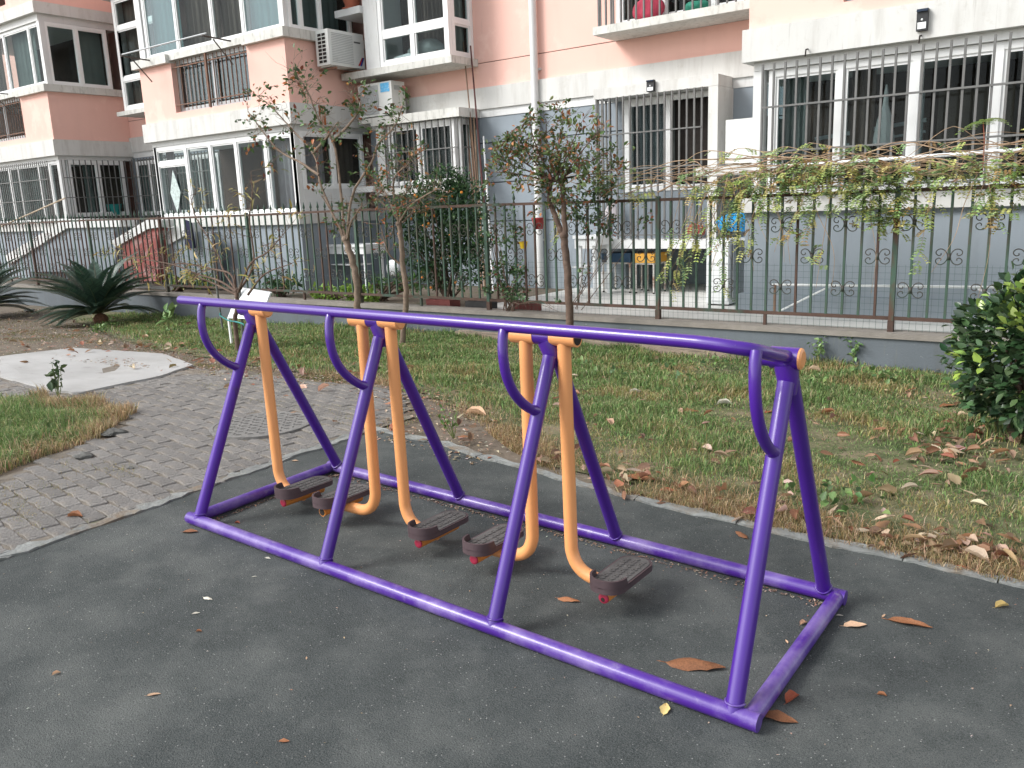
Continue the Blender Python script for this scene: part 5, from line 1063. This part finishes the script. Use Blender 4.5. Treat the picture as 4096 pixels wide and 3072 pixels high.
ed = np.array([min(np.linalg.norm((LG[i]+(LG[(i+1) % len(LG)]-LG[i])*min(1, max(0, ((np.array([a, b])-LG[i])@(LG[(i+1) % len(LG)]-LG[i]))/(((LG[(i+1) % len(LG)]-LG[i])**2).sum()))))-np.array([a, b])) for i in range(2, 8)) for a, b in zip(X, Y)])
gr_ = ed > RNG.uniform(.05, .38, len(X)); k2 = gr_ & (RNG.uniform(size=len(X)) < .8)
blades('verge_grass', X[k2], Y[k2], .06+.06*vnoise(X[k2], Y[k2], 9), .0026, GREEN, (4, 4, 3, 2, 2), 1.1, 'green grass verge left of the paved path'); k3 = ~gr_ & (RNG.uniform(size=len(X)) < .7)
blades('verge_straw', X[k3], Y[k3], .05+.1*vnoise(X[k3], Y[k3], 8), .0024, [(.46, .34, .2), (.55, .43, .27), (.36, .26, .14), (.24, .22, .09)], (4, 3, 3, 2), 1.1, 'dry straw fringe of the verge beside the paved path')
# tufts in the paving joints and on the dirt
cx_ = [(-4.25, -.75), (-3.95, -.85), (-3.8, -.92), (-4.1, -.6), (-4.35, -.35), (-4.0, -.2), (-5.6, 1.5), (-5.2, 1.75), (-4.6, 1.35), (-6.2, 1.9), (-4.0, 1.5), (-3.6, 1.35), (-3.45, 1.25), (-4.9, 2.1), (-6.7, 2.2)]
X = np.concatenate([RNG.normal(a, .13, 260) for a, b in cx_]); Y = np.concatenate([RNG.normal(b, .045, 260) for a, b in cx_])
blades('joint_grass', X, Y, .028, .0016, [(.30, .27, .10), (.2, .21, .07), (.4, .32, .16)], None, 1.1, 'low yellowish grass tufts in the paving joints')
n = 26000; X = RNG.uniform(-17, -3.2, n); Y = np.array([RNG.uniform(pathback(max(x, -8))+.02, lawnfront(x)+.1) for x in X]); k = (vnoise(X, Y, 1.9)*vnoise(X+2, Y, 5.3) > RNG.uniform(.12, .6, n)) & ~np.array([inpoly(a, b, SLAB) for a, b in zip(X, Y)])
blades('sparse_grass', X[k], Y[k], .03, .003, [(.17, .17, .07), (.12, .15, .05), (.3, .25, .13), (.22, .17, .09)], None, 1.2, 'sparse worn grass and stubble on the bare earth by the sago palms')
# broad-leaved weeds in the lawn
P = []
for px, py, m_ in [(2750, 1540, 26), (2860, 1470, 22), (2650, 1480, 20), (3330, 1990, 26), (3360, 2040, 20), (3250, 1560, 24), (3450, 1500, 30), (3560, 1530, 26), (1180, 1410, 24), (1050, 1400, 40), (950, 1330, 40), (1250, 1400, 24), (700, 1330, 30), (820, 1390, 30), (2330, 1470, 20), (3650, 1450, 20), (2450, 1520, 16), (1650, 1560, 22), (1480, 1500, 20), (430, 1310, 60), (390, 1330, 50)]:
    q = onG(px, py); P.append(q+RNG.normal(0, 1, (m_, 3))*[.09, .09, .02]+[0, 0, .05])
P = np.concatenate(P); tag(leafy('lawn_weeds', P, .05, leafm, [(.13, .22, .07), (.2, .29, .1), (.09, .16, .06)], None, None, .6, .7), 'small broad leaved weeds scattered in the lawn', 'weeds', kind='stuff')
def sprig(label, px, py, h_, n_, size, cols, cat='weed'):
    q = onG(px, py); r = thing('weed', q, label, cat, 'weeds standing on the lawn'); mb = MB(); tip = []
    for i in range(5):
        e = q+np.array([random.gauss(0, .05), random.gauss(0, .05), h_*random.uniform(.6, 1)]); limb(mb, [q-[0, 0, .02], (q+e)/2+[random.gauss(0, .01), 0, 0], e], .004, .002, 5, 4); tip += [e, (q+e)/2, q*.25+e*.75]
    mb.build('stems', M('weed_stem', (.14, .17, .06), .2, 9, .6), r); P = np.array(tip)[RNG.integers(0, len(tip), n_)]+RNG.normal(0, .012, (n_, 3)); leafy('leaves', P, size, leafm, cols, None, r, .2, .55, .3)
sprig('leafy weed sprig standing at the edge of the pale concrete slab', 235, 1590, .3, 26, .085, [(.06, .1, .045), (.09, .14, .06)]); sprig('tall green weed growing at the wall foot right of the handrail end', 3410, 1465, .32, 60, .05, [(.16, .27, .1), (.2, .32, .12)]); sprig('second green weed at the wall foot right of the handrail end', 3270, 1460, .26, 46, .05, [(.16, .27, .1), (.2, .32, .12)]); sprig('broad leaved weed at the lawn edge beside the left end of the handrail', 675, 1320, .34, 16, .17, [(.22, .33, .14), (.16, .26, .1)]); sprig('spindly weed by the pad edging behind the second post', 1815, 1745, .2, 30, .035, [(.14, .25, .07)])
# rocks
for lab, px, py, s in (('flat grey stone on the path beside the verge', 455, 1735, .09), ('grey stone at the edge of the verge grass', 330, 1830, .07), ('small brown pebble lying on the pavers', 520, 1874, .028), ('small pale stone by the sago palm at the left', 120, 1245, .12)):
    q = onG(px, py); o = lump('stone', lab, 'stone', (q[0], q[1], q[2]+s*.1), (s, s*.75, s*.28), M('stone_grey', (.14, .14, .13), .3, 14, .95, .8, 50), int(px), 14, 8, .34); o['group'] = 'loose stones'

# fallen leaves: curled sheets, a few shapes shared by all
def leafmesh(seed, mat, curl=.35, bend=.3, ragged=.0, aspect=.45, heart=False):
    rr = random.Random(seed); n, m = 10, 4; V = []; F = []
    for i in range(n+1):
        t = i/n; wd = aspect*.5*(math.sin(math.pi*min(1, t**.75*1.0))**.8 if 0 < t < 1 else .02)*(1+rr.uniform(-ragged, ragged))
        for j in range(-m, m+1):
            u = j/m; x = t-.5; y = u*wd; z = curl*(u*u)*wd*1.6+bend*.35*(1-(2*t-1)**2)*.5+.012*math.sin(9*t+3*u+seed)
            V.append((x-(.12*abs(u)*wd if heart else 0), y, z))
    k = 2*m+1
    for i in range(n):
        for j in range(2*m): a = i*k+j; F.append((a, a+1, a+k+1, a+k))
    mb = MB().add(V, F); zs = min(v[2] for v in V); mb.v = [(x, y, z-zs) for x, y, z in mb.v]
    mb.tube([(-.5, 0, .01), (-.58, .01, .02), (-.66, .03, .015)], [.012, .01, .008], 4); return mb.mesh('fallen_leaf', mat, True)
KM = {'b': dryleaf, 'r': redleaf, 'p': paleleaf, 'y': yellowleaf, 'w': whiteleaf}; LM = {}
def leafmeshes(k): 
    if k not in LM: LM[k] = [leafmesh(s, KM[k], c_, b_, .12, a_) for s, c_, b_, a_ in ((1, .5, .35, .42), (2, .15, .12, .5), (3, -.3, .5, .38), (4, .8, .2, .5), (5, .3, -.05, .3))]
    return LM[k]
def leaf(label, px, py, lpx, kind, shape, rot, tilt=0., group=None, lift=.0):
    q = onG(px, py); dist = (q-CAM)@FW; L = lpx*dist/FPX; o = link('fallen_leaf', leafmeshes(kind)[shape]); o.location = (q[0], q[1], q[2]+.002+lift); o.scale = (L, L, L); o.rotation_euler = (tilt, random.uniform(-.06, .06), rot)
    return tag(o, label, 'leaf', group or 'fallen leaves')
for a in [('large curled brown leaf inside the near right corner of the frame', 2781, 2665, 235, 'b', 2, .35), ('yellow leaf lying below the front base tube near the right corner', 2660, 2838, 80, 'y', 1, 1.9), ('brown leaf against the near right corner of the frame', 3119, 2878, 140, 'b', 1, .25), ('heart shaped red brown leaf beside the right base tube', 3170, 2800, 88, 'r', 3, 1.3), ('pale orange leaf right of the right base tube', 3420, 2504, 92, 'p', 1, .6), ('long orange brown leaf with curled tip at the right of the pad', 3640, 2498, 160, 'b', 4, .15), ('red orange leaf near the edging stones at the right', 3855, 2281, 96, 'r', 1, .2), ('pale yellow leaf at the right edge of the pad', 4008, 2428, 62, 'y', 3, .8), ('small pale leaf on the inner side of the right base tube', 3214, 2497, 42, 'p', 3, 1.2), ('tiny pale leaf scrap inside the frame near the right base tube', 3146, 2568, 30, 'p', 4, 2.2), ('small dull brown leaf scrap on the pad at the lower right', 3528, 2783, 38, 'b', 3, .1), ('tiny pale green leaf scrap against the outer side of the right base tube', 3359, 2464, 28, 'w', 1, .4), ('tiny pale leaf scrap between the right base tube and the long orange leaf', 3535, 2465, 30, 'p', 4, 1.4),
          ('brown orange leaf under the rightmost pedal', 2274, 2402, 98, 'b', 2, .15), ('bleached curled leaf on the pad in front of the left half of the frame', 832, 2396, 52, 'w', 2, .1), ('small bleached leaf scrap on the pad below the bleached curled leaf', 785, 2455, 30, 'w', 1, 1.0), ('tiny brown leaf scrap at the middle left of the pad', 796, 2528, 24, 'b', 3, .7), ('orange brown leaf on the pad at the lower left', 616, 2781, 54, 'p', 4, .9), ('small pinkish leaf scrap near the left edge of the pad', 226, 2697, 32, 'p', 3, 1.4), ('small orange leaf at the bottom edge of the pad', 1137, 2967, 44, 'b', 1, .6), ('small cream leaf scrap below the front base tube near the left', 1071, 2235, 28, 'w', 1, .2), ('tiny white scrap on the pad left of the second front leg', 1018, 2308, 20, 'w', 4, .9), ('thin orange scrap at the bottom middle of the pad', 1226, 2634, 22, 'p', 4, 2.4), ('orange brown leaf tucked under the left corner of the frame', 761, 2129, 66, 'b', 1, .5), ('small maroon leaf scrap just inside the left corner of the frame', 950, 2094, 24, 'r', 3, .4), ('orange curled leaf lying on the pavers', 301, 2068, 62, 'b', 3, .6), ('dark dry leaf cluster on the pad by the edging behind the frame', 2964, 2141, 84, 'b', 2, 2.5),
          ('very large brown leaf lying on the edging stones behind the frame', 2557, 1918, 140, 'b', 1, .1), ('orange leaf pair lying beside the very large brown leaf', 2675, 1965, 76, 'r', 1, .3), ('reddish sliver of leaf on the edging behind the frame', 2759, 2008, 44, 'r', 4, .1), ('pale leaf lying across the edging behind the right front leg', 2967, 2047, 46, 'p', 3, .9), ('small orange leaf on the edging between the two right legs', 3184, 2075, 34, 'p', 1, 1.1), ('rust red leaf behind the edging between the two right legs', 3121, 2040, 48, 'r', 2, .2),
          ('crumpled white leaf in the lawn left of the right post', 2898, 1619, 62, 'w', 3, .4), ('crumpled white leaf in the lawn under the middle of the handrail', 2542, 1577, 60, 'w', 3, 1.0), ('curled dark brown leaf in the lawn under the handrail', 2753, 1646, 98, 'b', 2, .1), ('pale pinkish leaf standing in the lawn under the handrail', 2675, 1552, 48, 'p', 3, 1.5), ('pale brown crumpled leaf left of the curled dark leaf', 2617, 1628, 64, 'p', 2, .8), ('reddish leaf in the lawn just left of the right post', 3076, 1649, 46, 'r', 1, 1.3), ('brown leaf cluster in the lawn right of the right post', 3317, 1658, 66, 'b', 3, .3), ('orange brown leaf below the round shrub at its left', 3790, 1625, 70, 'b', 1, .8), ('tan leaf propped at the wall foot left of the round shrub', 3755, 1500, 64, 'b', 2, .5), ('pale orange leaf in the dirt beyond the second post', 1180, 1845+0, 30, 'p', 1, .4), ('pink orange leaf on the dirt behind the first post', 1010, 1540, 30, 'r', 1, .2), ('orange leaf on the pavers behind the manhole cover', 1145, 1586, 36, 'b', 1, .3), ('large pale brown leaf by the edging left of the third post', 1905, 1660, 90, 'p', 3, .3), ('brown leaf by the edging under the second back leg', 1860, 1750, 66, 'b', 2, .2)]:
    leaf(*a)
# leaves thick on the ground by the shrub and the edging, told apart only as a carpet
spots = []
for k in range(130): spots.append((random.gauss(3850, 160), random.gauss(1800, 80)))
for k in range(26): spots.append((random.gauss(3850, 180), random.gauss(2190, 40)))
for k in range(80):
    x_ = random.uniform(2100, 4090); spots.append((x_, 1862+(x_-2178)*.223-abs(random.gauss(0, 38))))
for k in range(140): spots.append((random.uniform(2150, 4090), random.uniform(1420, 2150)))
for k in range(60): spots.append((random.uniform(1150, 2300), random.uniform(1450, 1780)))
for k in range(40): spots.append((random.gauss(1000, 250), random.gauss(1450, 50)))
for k in range(130): spots.append((random.uniform(-40, 900), random.gauss(1360, 45)))
V_, F_, C_ = [], [], []; off = 0; P = []; 
for px, py in spots:
    q = onG(px, py)
    if q[1] > 5.45 or q[1] < PADY(q[0])-.02: continue
    P.append(q+[0, 0, random.uniform(.008, .035)])
P = np.array(P); n = len(P); D = unit(np.c_[RNG.normal(size=(n, 2)), .25*RNG.normal(size=n)]); L_ = RNG.uniform(.03, .10, n)
cols = palette(n, [(.28, .15, .085), (.38, .25, .165), (.19, .11, .07), (.50, .38, .28), (.34, .14, .085)], (4, 4, 2, 2.5, 1.5)); V_, F_, C_ = [], [], []; off = 0
for me_ in leafmeshes('b'):
    v = np.array([q.co[:] for q in me_.vertices]); f = np.array([t for p_ in me_.polygons for t in ((p_.vertices[0], p_.vertices[i_], p_.vertices[i_+1]) for i_ in range(1, len(p_.vertices)-1))]); ARR = globals().setdefault('ARR', []); ARR.append((v, f))
for i in range(n):
    v, f = ARR[i % len(ARR)]; m3 = np.array((Matrix.Rotation(random.uniform(0, 6.3), 3, 'Z') @ Matrix.Rotation(random.gauss(0, .45), 3, 'X') @ Matrix.Rotation(random.gauss(0, .3), 3, 'Y')).to_3x3())
    V_.append((v*L_[i]*1.15)@m3.T+P[i]); F_.append(f+off); C_.append(np.tile(cols[i], (len(v), 1))); off += len(v)
V, F, C = np.concatenate(V_), np.concatenate(F_), np.concatenate(C_)
tag(fastmesh('leaf_litter', V, F, leafm, C), 'brown leaf litter scattered over the lawn and under the shrub', 'leaf litter', kind='stuff')
# crumbs, chips and twigs on dirt and pad
n = 6500; X = np.r_[RNG.uniform(-17, -2.2, n-500), RNG.uniform(-3.2, 1.6, 500)]; Y = np.r_[np.array([RNG.uniform(pathback(x)-.25, lawnfront(x)+.2) for x in X[:n-500]]), RNG.uniform(-1.8, .95, 500)]
P = np.c_[X, Y, [g(a, b)+.004 for a, b in zip(X, Y)]]; D = unit(np.c_[RNG.normal(size=(n, 2)), .1*RNG.normal(size=n)]); L_ = np.r_[RNG.uniform(.01, .045, n-500), RNG.uniform(.003, .010, 500)]
V, F, C = leaf_arrays(P, D, np.tile([0, 0, 1.], (n, 1)), L_, L_*RNG.uniform(.2, .7, n), palette(n, [(.36, .25, .17), (.5, .4, .3), (.22, .14, .09), (.62, .58, .5), (.4, .17, .1)], (4, 3, 3, 1.2, 1)))
tag(fastmesh('ground_crumbs', V, F, leafm, C), 'tiny leaf crumbs and chips scattered over the bare ground and pad', 'crumbs', kind='stuff')
